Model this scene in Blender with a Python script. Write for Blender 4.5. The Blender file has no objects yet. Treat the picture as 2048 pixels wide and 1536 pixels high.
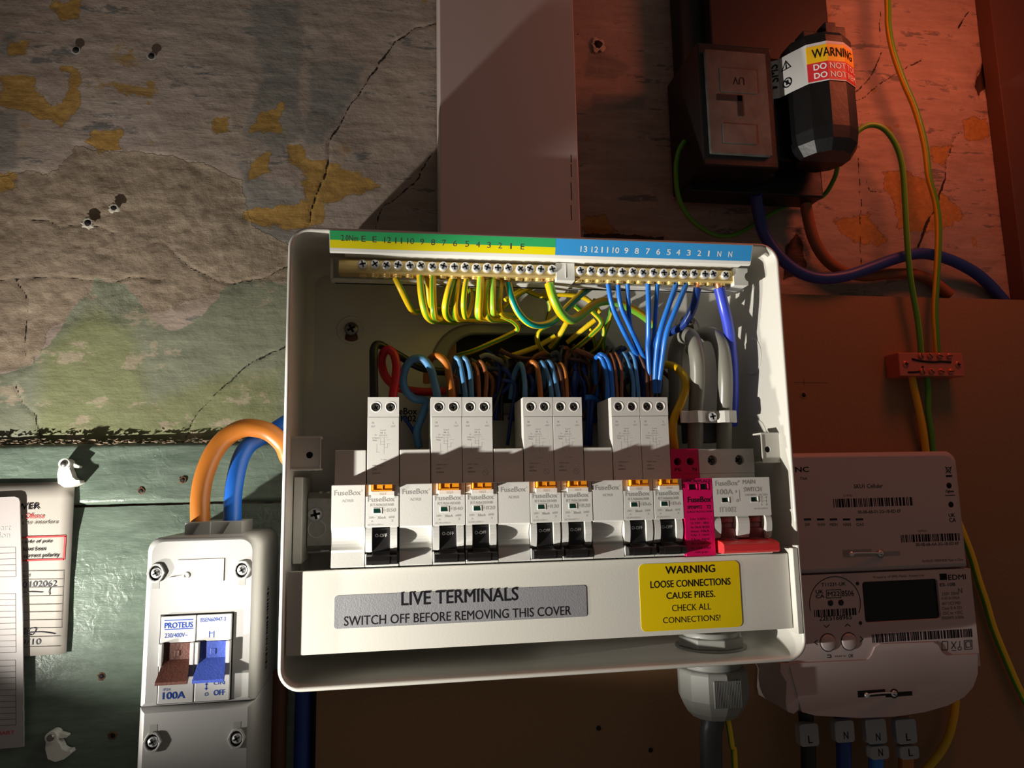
import bpy, bmesh, math, random
import numpy as np
from mathutils import Vector, Matrix
random.seed(7)
S = 0.001
C = bpy.context.scene.collection
# ---------------------------------------------------------------- camera, world, lights, exposure
# scene units: X right along the wall, Z up, H millimetres out of the wall (world y = -H)
CAMP = (59.719, 103.4223, 481.9019, 0.161, 0.1391, -0.0194, 1437.86)
def _basis():
    yaw, pit, rol = CAMP[3:6]
    cy, sy, cp, sp = math.cos(yaw), math.sin(yaw), math.cos(pit), math.sin(pit)
    f = np.array([sy*cp, sp, -cy*cp]); r = np.array([cy, 0, sy]); u = np.cross(r, f)
    if u[1] < 0: u = -u
    cr, sr = math.cos(rol), math.sin(rol)
    return cr*r+sr*u, -sr*r+cr*u, f
CR, CU, CF = _basis()
def U(px, py, h):
    """photograph pixel -> (X, Z) millimetres on the plane h above the wall"""
    d = CF*CAMP[6] + CR*(px-1024) - CU*(py-768)
    t = (h-CAMP[2])/d[2]
    return CAMP[0]+d[0]*t, CAMP[1]+d[1]*t
def W(X, Z, H): return Vector((X*S, -H*S, Z*S))
cd = bpy.data.cameras.new('camera'); cam = bpy.data.objects.new('camera', cd); C.objects.link(cam)
cd.sensor_fit = 'HORIZONTAL'; cd.sensor_width = 36; cd.lens = CAMP[6]/2048*36; cd.clip_start = 0.01; cd.clip_end = 50
wv = lambda v: Vector((v[0], -v[2], v[1]))
R_, U_, F_ = wv(CR), wv(CU), wv(CF)
cam.matrix_world = Matrix(((R_.x, U_.x, -F_.x, CAMP[0]*S), (R_.y, U_.y, -F_.y, -CAMP[2]*S), (R_.z, U_.z, -F_.z, CAMP[1]*S), (0, 0, 0, 1)))
bpy.context.scene.camera = cam
sc = bpy.context.scene
sc.view_settings.view_transform = 'Standard'; sc.view_settings.look = 'None'
sc.view_settings.gamma = 1; sc.view_settings.use_curve_mapping = False; sc.view_settings.exposure = 0
wd = bpy.data.worlds.new('world'); sc.world = wd; wd.use_nodes = True
wd.node_tree.nodes['Background'].inputs[0].default_value = (1, .86, .74, 1)
wd.node_tree.nodes['Background'].inputs[1].default_value = 0.06
def lamp(name, kind, pos, target, power, col, radius, size=None, blend=.4):
    l = bpy.data.lights.new(name, kind); l.energy = power; l.color = col
    l.shadow_soft_size = radius
    if kind == 'SPOT': l.spot_size = math.radians(size); l.spot_blend = blend
    o = bpy.data.objects.new(name, l); C.objects.link(o); o.location = W(*pos)
    if target: o.rotation_euler = (W(*target)-W(*pos)).to_track_quat('-Z', 'Y').to_euler()
    return o
lamp('torch_light', 'SPOT', (-250, -22, 203), (-250+90.5, -22+32, 203-28), 15.5, (1, .955, .87), .004, 41, .6)
lamp('torch_light', 'SPOT', (-235, -28, 119), (60, 270, 60), 6.4, (1, .955, .87), .004, 104, .8)
lamp('red_lamp', 'POINT', (455, 440, 150), None, 0.95, (1, .18, .075), .045)

# ---------------------------------------------------------------- materials
def mat(name, col, rough=.45, metal=0, bump=0, bscale=400, var=0, vscale=60, spec=.5, stretch=(1, 1, 1), coat=0, sub=0):
    m = bpy.data.materials.new(name); m.use_nodes = True; nt = m.node_tree; b = nt.nodes['Principled BSDF']
    c = tuple(x for x in col)+(1,)
    b.inputs['Base Color'].default_value = c; b.inputs['Roughness'].default_value = rough; b.inputs['Metallic'].default_value = metal
    b.inputs['Specular IOR Level'].default_value = spec; b.inputs['Coat Weight'].default_value = coat
    tc = nt.nodes.new('ShaderNodeTexCoord'); mp = nt.nodes.new('ShaderNodeMapping'); mp.inputs['Scale'].default_value = stretch
    nt.links.new(tc.outputs['Object'], mp.inputs[0])
    if var:
        n = nt.nodes.new('ShaderNodeTexNoise'); n.inputs['Scale'].default_value = vscale; n.inputs['Detail'].default_value = 6
        mx = nt.nodes.new('ShaderNodeMix'); mx.data_type = 'RGBA'; mx.blend_type = 'MULTIPLY'; mx.inputs[0].default_value = 1
        rp = nt.nodes.new('ShaderNodeMapRange'); rp.inputs[1].default_value = .3; rp.inputs[2].default_value = .7; rp.inputs[3].default_value = 1-var; rp.inputs[4].default_value = 1
        nt.links.new(mp.outputs[0], n.inputs[0]); nt.links.new(n.outputs[0], rp.inputs[0]); mx.inputs[6].default_value = c
        nt.links.new(rp.outputs[0], mx.inputs[7]); nt.links.new(mx.outputs[2], b.inputs['Base Color'])
    if bump:
        n = nt.nodes.new('ShaderNodeTexNoise'); n.inputs['Scale'].default_value = bscale; n.inputs['Detail'].default_value = 5
        bp = nt.nodes.new('ShaderNodeBump'); bp.inputs['Strength'].default_value = bump; bp.inputs['Distance'].default_value = .0006
        nt.links.new(mp.outputs[0], n.inputs[0]); nt.links.new(n.outputs[0], bp.inputs['Height']); nt.links.new(bp.outputs[0], b.inputs['Normal'])
    return m
M = dict(
 box=mat('enclosure_white_paint', (.62, .60, .54), .38, bump=.05, bscale=900),
 white=mat('white_plastic', (.72, .71, .66), .4, bump=.04, bscale=800),
 module=mat('module_grey_plastic', (.66, .65, .61), .42, bump=.06, bscale=900),
 bright=mat('bright_white_plastic', (.80, .79, .74), .4),
 nylon=mat('nylon_white', (.72, .70, .64), .3, bump=.1, bscale=300),
 black=mat('black_plastic', (.012, .011, .011), .3, bump=.05, bscale=500),
 lever=mat('black_lever_plastic', (.012, .011, .011), .38),
 modwhite=mat('isolator_module_white', (.40, .395, .385), .4), hole=mat('dark_hole', (.004, .004, .004), .8),
 chrome=mat('zinc_screw', (.80, .81, .82), .28, .55, bump=.15, bscale=600),
 dsteel=mat('dark_steel_screw', (.30, .29, .28), .35, 1, bump=.1, bscale=500),
 steel=mat('galvanised_steel', (.50, .49, .44), .34, .6, bump=.06, bscale=200, var=.2, vscale=300),
 brass=mat('brass', (.80, .60, .24), .3, .6, bump=.12, bscale=500, stretch=(.15, 1, 1)),
 copper=mat('copper_strands', (.85, .35, .16), .3, .6, bump=.3, bscale=900),
 orange=mat('orange_button_plastic', (.95, .34, .01), .4),
 green_dk=mat('dark_green_indicator', (.005, .035, .022), .25),
 pink=mat('magenta_plastic', (.62, .0, .10), .42),
 red=mat('red_plastic', (.68, .035, .04), .4),
 dred=mat('dark_red_plastic', (.20, .012, .012), .4),
 ink=mat('black_ink', (.010, .009, .012), .7, spec=.1), gink=mat('grey_ink', (.36, .35, .33), .6), g2ink=mat('pale_grey_ink', (.46, .45, .42), .6),
 wink=mat('white_ink', (.85, .85, .83), .6), bink=mat('blue_ink', (.01, .05, .30), .7, spec=.1), rink=mat('red_ink', (.55, .03, .03), .6),
 pen=mat('pen_ink', (.03, .03, .05), .6), dgink=mat('dark_grey_ink', (.08, .07, .06), .7, spec=.1),
 lab_g=mat('label_green', (.03, .42, .13), .45), lab_y=mat('label_yellow', (.88, .76, .0), .45), lab_b=mat('label_blue', (.04, .33, .75), .45),
 silver=mat('silver_label', (.40, .40, .42), .42, .5, bump=.25, bscale=1500), sticker=mat('yellow_sticker', (.72, .52, .0), .4, bump=.05, bscale=200),
 w_y=mat('insulation_yellow', (.86, .58, .01), .38), w_g=mat('insulation_green', (.08, .30, .015), .38), w_lg=mat('insulation_light_green', (.22, .55, .04), .35),
 w_teal=mat('insulation_teal', (.0, .28, .22), .35), w_blue=mat('insulation_blue', (.02, .17, .62), .35), w_lblue=mat('insulation_pale_blue', (.09, .26, .50), .4),
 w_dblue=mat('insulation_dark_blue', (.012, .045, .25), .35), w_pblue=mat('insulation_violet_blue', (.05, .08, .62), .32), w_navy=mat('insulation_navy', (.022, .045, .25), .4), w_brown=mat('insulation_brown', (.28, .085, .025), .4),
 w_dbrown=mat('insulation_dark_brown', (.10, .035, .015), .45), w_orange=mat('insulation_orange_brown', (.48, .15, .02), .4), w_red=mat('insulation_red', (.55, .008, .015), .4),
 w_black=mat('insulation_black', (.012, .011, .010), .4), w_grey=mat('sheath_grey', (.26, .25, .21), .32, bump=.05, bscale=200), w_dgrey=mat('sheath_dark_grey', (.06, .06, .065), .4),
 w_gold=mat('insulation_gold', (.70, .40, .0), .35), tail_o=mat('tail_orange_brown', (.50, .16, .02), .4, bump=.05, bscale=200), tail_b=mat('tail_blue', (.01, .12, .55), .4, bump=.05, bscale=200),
 trunk=mat('trunking_pvc', (.62, .52, .48), .4, bump=.02, bscale=600), mdf=mat('mdf_board', (.30, .16, .075), .65, bump=.25, bscale=700, var=.12, vscale=500),
 strip=mat('dark_stained_board', (.085, .035, .018), .55, bump=.2, bscale=300), paper=mat('paper_card', (.36, .33, .29), .6, bump=.12, bscale=60, var=.08, vscale=30), paper2=mat('plastic_card', (.36, .325, .315), .45, bump=.1, bscale=40),
 gland=mat('gland_grey_plastic', (.27, .27, .25), .45), gland_d=mat('gland_dark_seal', (.03, .03, .03), .5),
 iso=mat('isolator_white_plastic', (.35, .345, .335), .38, bump=.03, bscale=500), isolever_b=mat('isolator_brown_lever', (.10, .03, .018), .5, bump=.3, bscale=900, var=.35, vscale=1500), isolever_u=mat('isolator_blue_lever', (.035, .07, .36), .5, bump=.2, bscale=900, var=.25, vscale=1500),
 meter=mat('meter_white_plastic', (.50, .41, .40), .5, bump=.03, bscale=700), lcd=mat('unlit_display', (.003, .003, .003), .25),
 sleeve=mat('cable_sleeve_white', (.34, .33, .34), .5), cutout=mat('grey_bakelite', (.085, .085, .075), .5, bump=.4, bscale=150, var=.45, vscale=90), bakelite=mat('black_bakelite', (.004, .0035, .0035), .42, bump=.3, bscale=160),
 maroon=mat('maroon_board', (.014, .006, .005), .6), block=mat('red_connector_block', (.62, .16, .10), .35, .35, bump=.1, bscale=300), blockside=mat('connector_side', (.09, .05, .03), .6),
 warn_y=mat('warning_yellow', (.85, .50, .01), .4), warn_r=mat('warning_red', (.62, .03, .035), .4), warn_w=mat('warning_label_white', (.62, .60, .58), .45), plug=mat('wall_plug_plastic', (.34, .33, .30), .5), crumb=mat('plaster_crumb', (.27, .20, .13), .9, bump=.8, bscale=300, var=.5, vscale=200), dust=mat('chipped_plaster', (.48, .44, .36), .9, bump=.8, bscale=300),
 rust=mat('rust_stain_wood', (.16, .07, .03), .8, bump=.8, bscale=400, var=.5, vscale=400))

# ---------------------------------------------------------------- mesh builder
class B:
    def __init__(s): s.v = []; s.f = []; s.m = []; s.s = []
    def add(s, vs, fs, m=0, sm=False):
        n = len(s.v); s.v += [tuple(v) for v in vs]
        for i, f in enumerate(fs):
            s.f.append([n+k for k in f]); s.m.append(m[i] if isinstance(m, list) else m); s.s.append(sm)
        return s
    def box(s, x0, x1, z0, z1, h0, h1, m=0):
        v = [(x, z, h) for h in (h0, h1) for z in (z0, z1) for x in (x0, x1)]
        return s.add(v, [(0, 1, 3, 2), (4, 6, 7, 5), (0, 4, 5, 1), (2, 3, 7, 6), (0, 2, 6, 4), (1, 5, 7, 3)], m)
    def prism(s, P, h0, h1, m=0, P2=None, sm=False, caps=True):
        n = len(P); Q = P2 or P
        s.add([(x, z, h0) for x, z in P]+[(x, z, h1) for x, z in Q], [(i, (i+1) % n, n+(i+1) % n, n+i) for i in range(n)], m, sm)
        if caps: s.add([(x, z, h0) for x, z in P]+[(x, z, h1) for x, z in Q], [tuple(range(n)), tuple(range(n, 2*n))], m)
        return s
    def ext(s, P, x0, x1, m=0, sm=False):            # profile of (Z,H) swept along X
        n = len(P)
        s.add([(x0, z, h) for z, h in P]+[(x1, z, h) for z, h in P], [(i, (i+1) % n, n+(i+1) % n, n+i) for i in range(n)], m, sm)
        return s.add([(x0, z, h) for z, h in P]+[(x1, z, h) for z, h in P], [tuple(range(n)), tuple(range(n, 2*n))], m)
    def lathe(s, c, prof, axis='H', n=24, m=0, sm=True, caps=True):   # prof: [(r, t)] along the axis
        cx, cz, ch = c; rings = []
        for r, t in prof:
            ring = []
            for k in range(n):
                a = 2*math.pi*k/n; u, w = r*math.cos(a), r*math.sin(a)
                ring.append({'H': (cx+u, cz+w, ch+t), 'Z': (cx+u, cz+t, ch+w), 'X': (cx+t, cz+u, ch+w)}[axis])
            rings += ring
        fs = [(j*n+k, j*n+(k+1) % n, (j+1)*n+(k+1) % n, (j+1)*n+k) for j in range(len(prof)-1) for k in range(n)]
        s.add(rings, fs, m, sm)
        for j in (0, len(prof)-1):
            if caps and prof[j][0] > 1e-6: s.add(rings[j*n:(j+1)*n], [tuple(range(n))], m)
        return s
    def tube(s, P, r, n=12, m=0, stripe=None, twist=0, phase=0, dense=5, caps=True, rr=None):
        P = smooth(P, dense); P = [Vector(p) for p in P]; L = len(P); T = []
        for i in range(L): T.append((P[min(i+1, L-1)]-P[max(i-1, 0)]).normalized())
        ref = Vector((0, 0, 1)); ref = (ref-T[0]*ref.dot(T[0]))
        if ref.length < .1: ref = Vector((1, 0, 0)); ref = ref-T[0]*ref.dot(T[0])
        ref.normalize(); vs = []; dist = 0; D = []
        for i in range(L):
            ref = (ref-T[i]*ref.dot(T[i])).normalized(); b = T[i].cross(ref)
            if i: dist += (P[i]-P[i-1]).length
            D.append(dist); R = r if rr is None else rr[0]+(rr[1]-rr[0])*i/(L-1)
            for k in range(n):
                a = 2*math.pi*k/n+phase+twist*dist
                vs.append(P[i]+(ref*math.cos(a)+b*math.sin(a))*R)
        fs = []; ms = []
        for i in range(L-1):
            for k in range(n):
                fs.append((i*n+k, i*n+(k+1) % n, (i+1)*n+(k+1) % n, (i+1)*n+k))
                ms.append(m if stripe is None else (stripe[1] if (k/n) < stripe[0] or .5 <= (k/n) < .5+stripe[0] else m))
        s.add(vs, fs, ms, True)
        if caps: s.add(vs[:n], [tuple(range(n))], m); s.add(vs[-n:], [tuple(range(n))], m)
        return s
    def plate(s, x0, x1, z0, z1, h0, h1, holes, m=0, hm=0, bottoms=True, depth=None):
        """slab with round holes (cx, cz, r) or rects (x0,x1,z0,z1,'r') going depth deep"""
        depth = depth or (h1-h0); bm = bmesh.new(); loops = []
        outer = [(x0, z0), (x1, z0), (x1, z1), (x0, z1)]
        if isinstance(x0, list): outer = x0
        hl = []
        for h in holes:
            if len(h) == 3: hl.append([(h[0]+h[2]*math.cos(2*math.pi*k/20), h[1]+h[2]*math.sin(2*math.pi*k/20)) for k in range(20)])
            elif len(h) == 5: hl.append([(h[0], h[2]), (h[1], h[2]), (h[1], h[3]), (h[0], h[3])])
            else: hl.append(h)
        ed = []
        for lp in [outer]+hl:
            vv = [bm.verts.new((p[0], p[1], 0)) for p in lp]
            ed += [bm.edges.new((vv[i], vv[(i+1) % len(vv)])) for i in range(len(vv))]
        bmesh.ops.triangle_fill(bm, edges=ed, use_beauty=True)
        bm.verts.index_update()
        s.add([(v.co.x, v.co.y, h1) for v in bm.verts], [tuple(v.index for v in f.verts) for f in bm.faces], m); bm.free()
        n = len(outer); s.add([(x, z, h0) for x, z in outer]+[(x, z, h1) for x, z in outer], [(i, (i+1) % n, n+(i+1) % n, n+i) for i in range(n)]+([tuple(range(n))] if bottoms else []), m)
        for lp in hl:
            n = len(lp); hb = h1-depth
            s.add([(x, z, hb) for x, z in lp]+[(x, z, h1) for x, z in lp], [(i, (i+1) % n, n+(i+1) % n, n+i) for i in range(n)], m)
            if bottoms: s.add([(x, z, hb) for x, z in lp], [tuple(range(n))], hm)
        return s
    def build(s, name, mats, parent=None, bevel=0, seg=2, origin=None, props=None, recalc=True):
        me = bpy.data.meshes.new(name); off = Vector(origin) if origin is not None else (Vector(parent['o']) if parent is not None and 'o' in parent else Vector((0, 0, 0)))
        me.from_pydata([W(*(Vector(v)-off)) for v in s.v], [], s.f)
        if not isinstance(mats, (list, tuple)): mats = [mats]
        for k in mats: me.materials.append(M[k])
        me.polygons.foreach_set('material_index', s.m); me.polygons.foreach_set('use_smooth', s.s)
        if recalc:
            bm = bmesh.new(); bm.from_mesh(me); bmesh.ops.recalc_face_normals(bm, faces=bm.faces); bm.to_mesh(me); bm.free()
        o = bpy.data.objects.new(name, me); C.objects.link(o)
        if parent is not None: o.parent = parent; o['o'] = parent['o']
        else: o.location = W(*off); o['o'] = tuple(off)
        if bevel:
            md = o.modifiers.new('bevel', 'BEVEL'); md.width = bevel*S; md.segments = seg; md.limit_method = 'ANGLE'; md.angle_limit = math.radians(35)
        for k, v in (props or {}).items(): o[k] = v
        return o
def smooth(P, d=5):
    P = [Vector(p) for p in P]
    if len(P) < 3: return P
    out = []
    for i in range(len(P)-1):
        p0, p1, p2, p3 = P[max(i-1, 0)], P[i], P[i+1], P[min(i+2, len(P)-1)]
        for k in range(d):
            t = k/d; out.append(.5*((2*p1)+(p2-p0)*t+(2*p0-5*p1+4*p2-p3)*t*t+(3*p1-p0-3*p2+p3)*t**3))
    return out+[P[-1]]
def rrect(x0, x1, z0, z1, r, n=6):
    if not isinstance(r, (list, tuple)): r = [r]*4
    out = []
    for (cx, cz, a, q) in ((x1, z1, 0, 0), (x0, z1, 90, 1), (x0, z0, 180, 2), (x1, z0, 270, 3)):
        rr = r[q]; sx = -1 if q in (0, 3) else 1; sz = -1 if q in (0, 1) else 1
        for k in range(n+1):
            t = math.radians(a+90*k/n); out.append((cx+sx*rr+rr*math.cos(t), cz+sz*rr+rr*math.sin(t)))
    return out
def circ(cx, cz, r, n=20): return [(cx+r*math.cos(2*math.pi*k/n), cz+r*math.sin(2*math.pi*k/n)) for k in range(n)]
def thing(name, label, cat, o, group=None):
    e = bpy.data.objects.new(name, None); C.objects.link(e); e.location = W(*o); e['o'] = tuple(float(x) for x in o); e.empty_display_size = .005
    e['label'] = label; e['category'] = cat
    if group: e['group'] = group
    return e
def tag(o, label, cat, group=None):
    o['label'] = label; o['category'] = cat
    if group: o['group'] = group
    return o
def copy_tree(o, parent=None):
    c = o.copy(); C.objects.link(c)
    if parent is not None: c.parent = parent
    for ch in list(o.children): copy_tree(ch, c)
    return c

# ---- lettering: requests are collected and turned into flat meshes in one pass at the end
TXT = []
def text(parent, s, x0, x1, z0, z1, h, ink, bold=0, slant=0, rot=0, vert=False, place=None, name='lettering'):
    """fit s in the box x0..x1, z0..z1 (mm) at height h, as a thin print on parent"""
    TXT.append(dict(p=parent, s=s, b=(x0, x1, z0, z1, h), ink=ink, bold=bold, slant=slant, rot=rot, place=place, name=name))
def bars(parent, x0, x1, z0, z1, h, ink='ink', n=40, vert=False, seed=1, place=None, name='barcode'):
    rnd = random.Random(seed); b = B(); L = (z1-z0) if vert else (x1-x0); t = 0
    while t < 1:
        w = rnd.choice([1, 1, 2, 3])/n*.55; g = rnd.choice([1, 1, 2])/n*.55
        a, c = t*L, min(t+w, 1)*L
        q = (x0, x1, z0+a, z0+c) if vert else (x0+a, x0+c, z0, z1)
        b.box(*q, h, h+.05); t += w+g
    if place: b.v = [place(v[0], v[1]) for v in b.v]
    return b.build(name, ink, parent)
def flush_text():
    objs = {}
    for t in TXT:
        k = (t['s'], 0, t['slant'])
        if k in objs: continue
        cu = bpy.data.curves.new('t', 'FONT'); cu.body = t['s']; cu.size = 1; cu.shear = t['slant']; cu.resolution_u = 3
        o = bpy.data.objects.new('t', cu); C.objects.link(o); objs[k] = o
    bpy.context.view_layer.update(); dg = bpy.context.evaluated_depsgraph_get(); data = {}
    for k, o in objs.items():
        me = bpy.data.meshes.new_from_object(o.evaluated_get(dg))
        data[k] = ([v.co.copy() for v in me.vertices], [tuple(p.vertices) for p in me.polygons]); bpy.data.meshes.remove(me)
    for o in objs.values(): cu = o.data; bpy.data.objects.remove(o); bpy.data.curves.remove(cu)
    by = {}
    for t in TXT: by.setdefault((t['p'].name, t['ink'], t['name']), []).append(t)
    for (pn, ink, nm), L in by.items():
        b = B()
        for t in L:
            vs, fs = data[(t['s'], 0, t['slant'])]
            if not vs: continue
            xs = [v.x for v in vs]; ys = [v.y for v in vs]; x0, x1, z0, z1, h = t['b']; a0, a1, c0, c1 = min(xs), max(xs), min(ys), max(ys)
            bd = t['bold']*1.1*(z1-z0 if t['rot'] not in (90, -90) else x1-x0)
            for ck_, (ox, oz) in enumerate(((-bd, 0), (bd, 0), (0, bd*.7), (0, -bd*.7)) if bd else ((0, 0),)):
              out = []
              for v in vs:
                u = (v.x-a0)/max(a1-a0, 1e-6); w = (v.y-c0)/max(c1-c0, 1e-6)
                if t['rot'] == 180: u, w = 1-u, 1-w
                if t['rot'] == 90: u, w = 1-w, u
                if t['rot'] == -90: u, w = w, 1-u
                X, Z = x0+(x1-x0)*u+ox, z0+(z1-z0)*w+oz
                pp_ = t['place'](X, Z) if t['place'] else (X, Z, h); out.append((pp_[0], pp_[1], pp_[2]+ck_*.006))
              b.add(out, fs)
        b.build(nm, ink, bpy.data.objects[pn], recalc=False)
def screw_head(b, x, z, h, r, m=0, mh=1, cross=True, ang=.3, dome=.5):
    b.lathe((x, z, h), [(r, -1.2), (r, 0), (r*.8, dome*.7), (0.001, dome)], 'H', 20, m)
    for q in (0, 1) if cross else (0,):
        a = ang+q*math.pi/2; c, s_ = math.cos(a), math.sin(a); L, w = r*.62, r*.17
        P = [(x+c*L-s_*w, z+s_*L+c*w), (x-c*L-s_*w, z-s_*L+c*w), (x-c*L+s_*w, z-s_*L-c*w), (x+c*L+s_*w, z+s_*L-c*w)]
        b.prism(P, h, h+dome+.05, mh)

# ================================================================ SETTING
def px(L, h=0): return [U(a, b, h) for a, b in L]
def fbm(x, z, sc_, oct=5, seed=0):
    rs = np.random.RandomState(seed); out = np.zeros_like(x); amp = 1; tot = 0
    for o in range(oct):
        T = rs.rand(257, 257); gx = x/sc_*(2**o)+rs.rand()*50+500; gz = z/sc_*(2**o)+rs.rand()*50+500
        ix = np.floor(gx).astype(int); iz = np.floor(gz).astype(int); fx = gx-ix; fz = gz-iz
        fx = fx*fx*(3-2*fx); fz = fz*fz*(3-2*fz); a = lambda i, j: T[(ix+i) % 257, (iz+j) % 257]
        out += amp*((a(0, 0)*(1-fx)+a(1, 0)*fx)*(1-fz)+(a(0, 1)*(1-fx)+a(1, 1)*fx)*fz); tot += amp; amp *= .55
    return out/tot
def seg_d(x, z, P, closed=False):
    d = np.full(x.shape, 1e9); n = len(P)
    for i in range(n if closed else n-1):
        ax, az = P[i]; bx, bz = P[(i+1) % n]; vx, vz = bx-ax, bz-az
        t = np.clip(((x-ax)*vx+(z-az)*vz)/(vx*vx+vz*vz+1e-9), 0, 1)
        d = np.minimum(d, np.hypot(x-ax-t*vx, z-az-t*vz))
    return d
def poly_sd(x, z, P):
    ins = np.zeros(x.shape, bool); n = len(P)
    for i in range(n):
        ax, az = P[i]; bx, bz = P[(i+1) % n]
        if az == bz: continue
        ins ^= ((az > z) != (bz > z)) & (x < (bx-ax)*(z-az)/(bz-az)+ax)
    d = seg_d(x, z, P, True); return np.where(ins, d, -d)
OCHRE = [[(0,150),(60,155),(75,190),(100,215),(130,205),(145,150),(130,135),(160,140),(155,215),(120,245),(80,230),(55,215),(0,205)],
 [(185,262),(238,262),(235,295),(200,298),(180,285)],
 [(575,290),(600,285),(605,320),(650,325),(700,340),(755,370),(700,385),(645,405),(640,440),(590,455),(520,445),(485,425),(570,415),(615,400),(610,335),(580,315)],
 [(-40,350),(25,355),(25,375),(-40,378)], [(105,10),(155,0),(155,30),(125,35)], [(505,330),(540,300),(530,340),(500,355)], [(20,85),(55,80),(50,105),(20,105)],
 [(430,240),(450,238),(455,258),(435,262)], [(530,225),(560,210),(560,260),(500,262)],
 [(1770,345),(1815,345),(1850,360),(1900,400),(1930,430),(1905,450),(1860,460),(1800,450),(1790,400),(1775,380)], [(1670,440),(1740,430),(1770,480),(1760,490),(1690,470)],
 [(1930,240),(1975,235),(1980,270),(1935,275)], [(1865,295),(1905,290),(1890,330),(1870,320)], [(1170,440),(1210,430),(1230,460),(1180,470)]]
GREYS = [[(500,0),(600,0),(600,240),(640,250),(560,300),(490,280),(520,150)], [(620,120),(730,130),(700,210),(640,290),(610,290)], [(480,330),(620,400),(600,500),(480,480)],
 [(1180,90),(1260,130),(1230,160),(1170,150)], [(1190,190),(1290,190),(1290,215),(1180,220)], [(0,60),(40,60),(30,110),(0,110)], [(-40,210),(40,220),(30,340),(-40,350)]]
BROWN = [[(-60,370),(60,340),(100,350),(150,290),(330,310),(420,330),(480,360),(500,450),(590,490),(580,560),(480,575),(330,620),(150,640),(100,660),(60,730),(-60,760)]]
GREEN = [[(-80,960),(-80,770),(60,730),(100,680),(190,562),(250,570),(290,620),(340,660),(400,640),(440,580),(480,565),(640,560),(640,960)]]
GREEN2 = [[(60,900),(90,700),(190,620),(270,650),(300,800),(560,740),(560,860),(560,930)]]
DARK = [[(1575,490),(1600,465),(1615,500),(1620,540),(1570,560)], [(1955,170),(1985,90),(1995,140),(1965,190)], [(1170,460),(1330,470),(1330,490),(1170,490)]]
CRACKS = [(.55,[(612,452),(632,390),(655,330),(660,280),(685,235),(690,225),(740,150),(790,80),(830,55),(880,43)]), (.45,[(752,455),(765,410),(800,390),(830,365),(868,300)]),
 (.45,[(355,515),(380,530),(430,560),(455,568),(520,555),(600,520)]), (.3,[(60,440),(95,438),(120,452),(160,448),(200,455),(225,465)]), (.3,[(30,560),(52,600),(50,680),(42,750)]),
 (.4,[(30,770),(40,800),(70,830),(82,890)]), (.35,[(360,885),(400,820),(440,780),(500,725),(575,690)]), (.3,[(-40,560),(100,552),(200,558),(230,565),(260,553),(320,560)]), (.25,[(300,485),(320,480),(355,515)]),
 (.45,[(1700,190),(1722,175),(1745,150),(1765,105)]), (.3,[(1700,205),(1735,190),(1760,165),(1800,142),(1850,115)]), (.25,[(1762,20),(1762,100)]),
 (.5,[(1940,20),(1918,55)]), (.4,[(1918,262),(1910,279),(1903,300),(1893,338),(1893,359)]), (1.0,[(1893,355),(1886,383),(1879,407)]), (1.3,[(1862,440),(1850,465),(1838,492)]), (.4,[(1893,359),(1879,407),(1855,449),(1838,497)]),
 (.35,[(1715,286),(1720,338),(1724,407),(1722,460),(1724,528)]), (.2,[(1150,60),(1185,90),(1190,110)]), (.2,[(1735,360),(1740,380),(1770,385)])]
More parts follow.
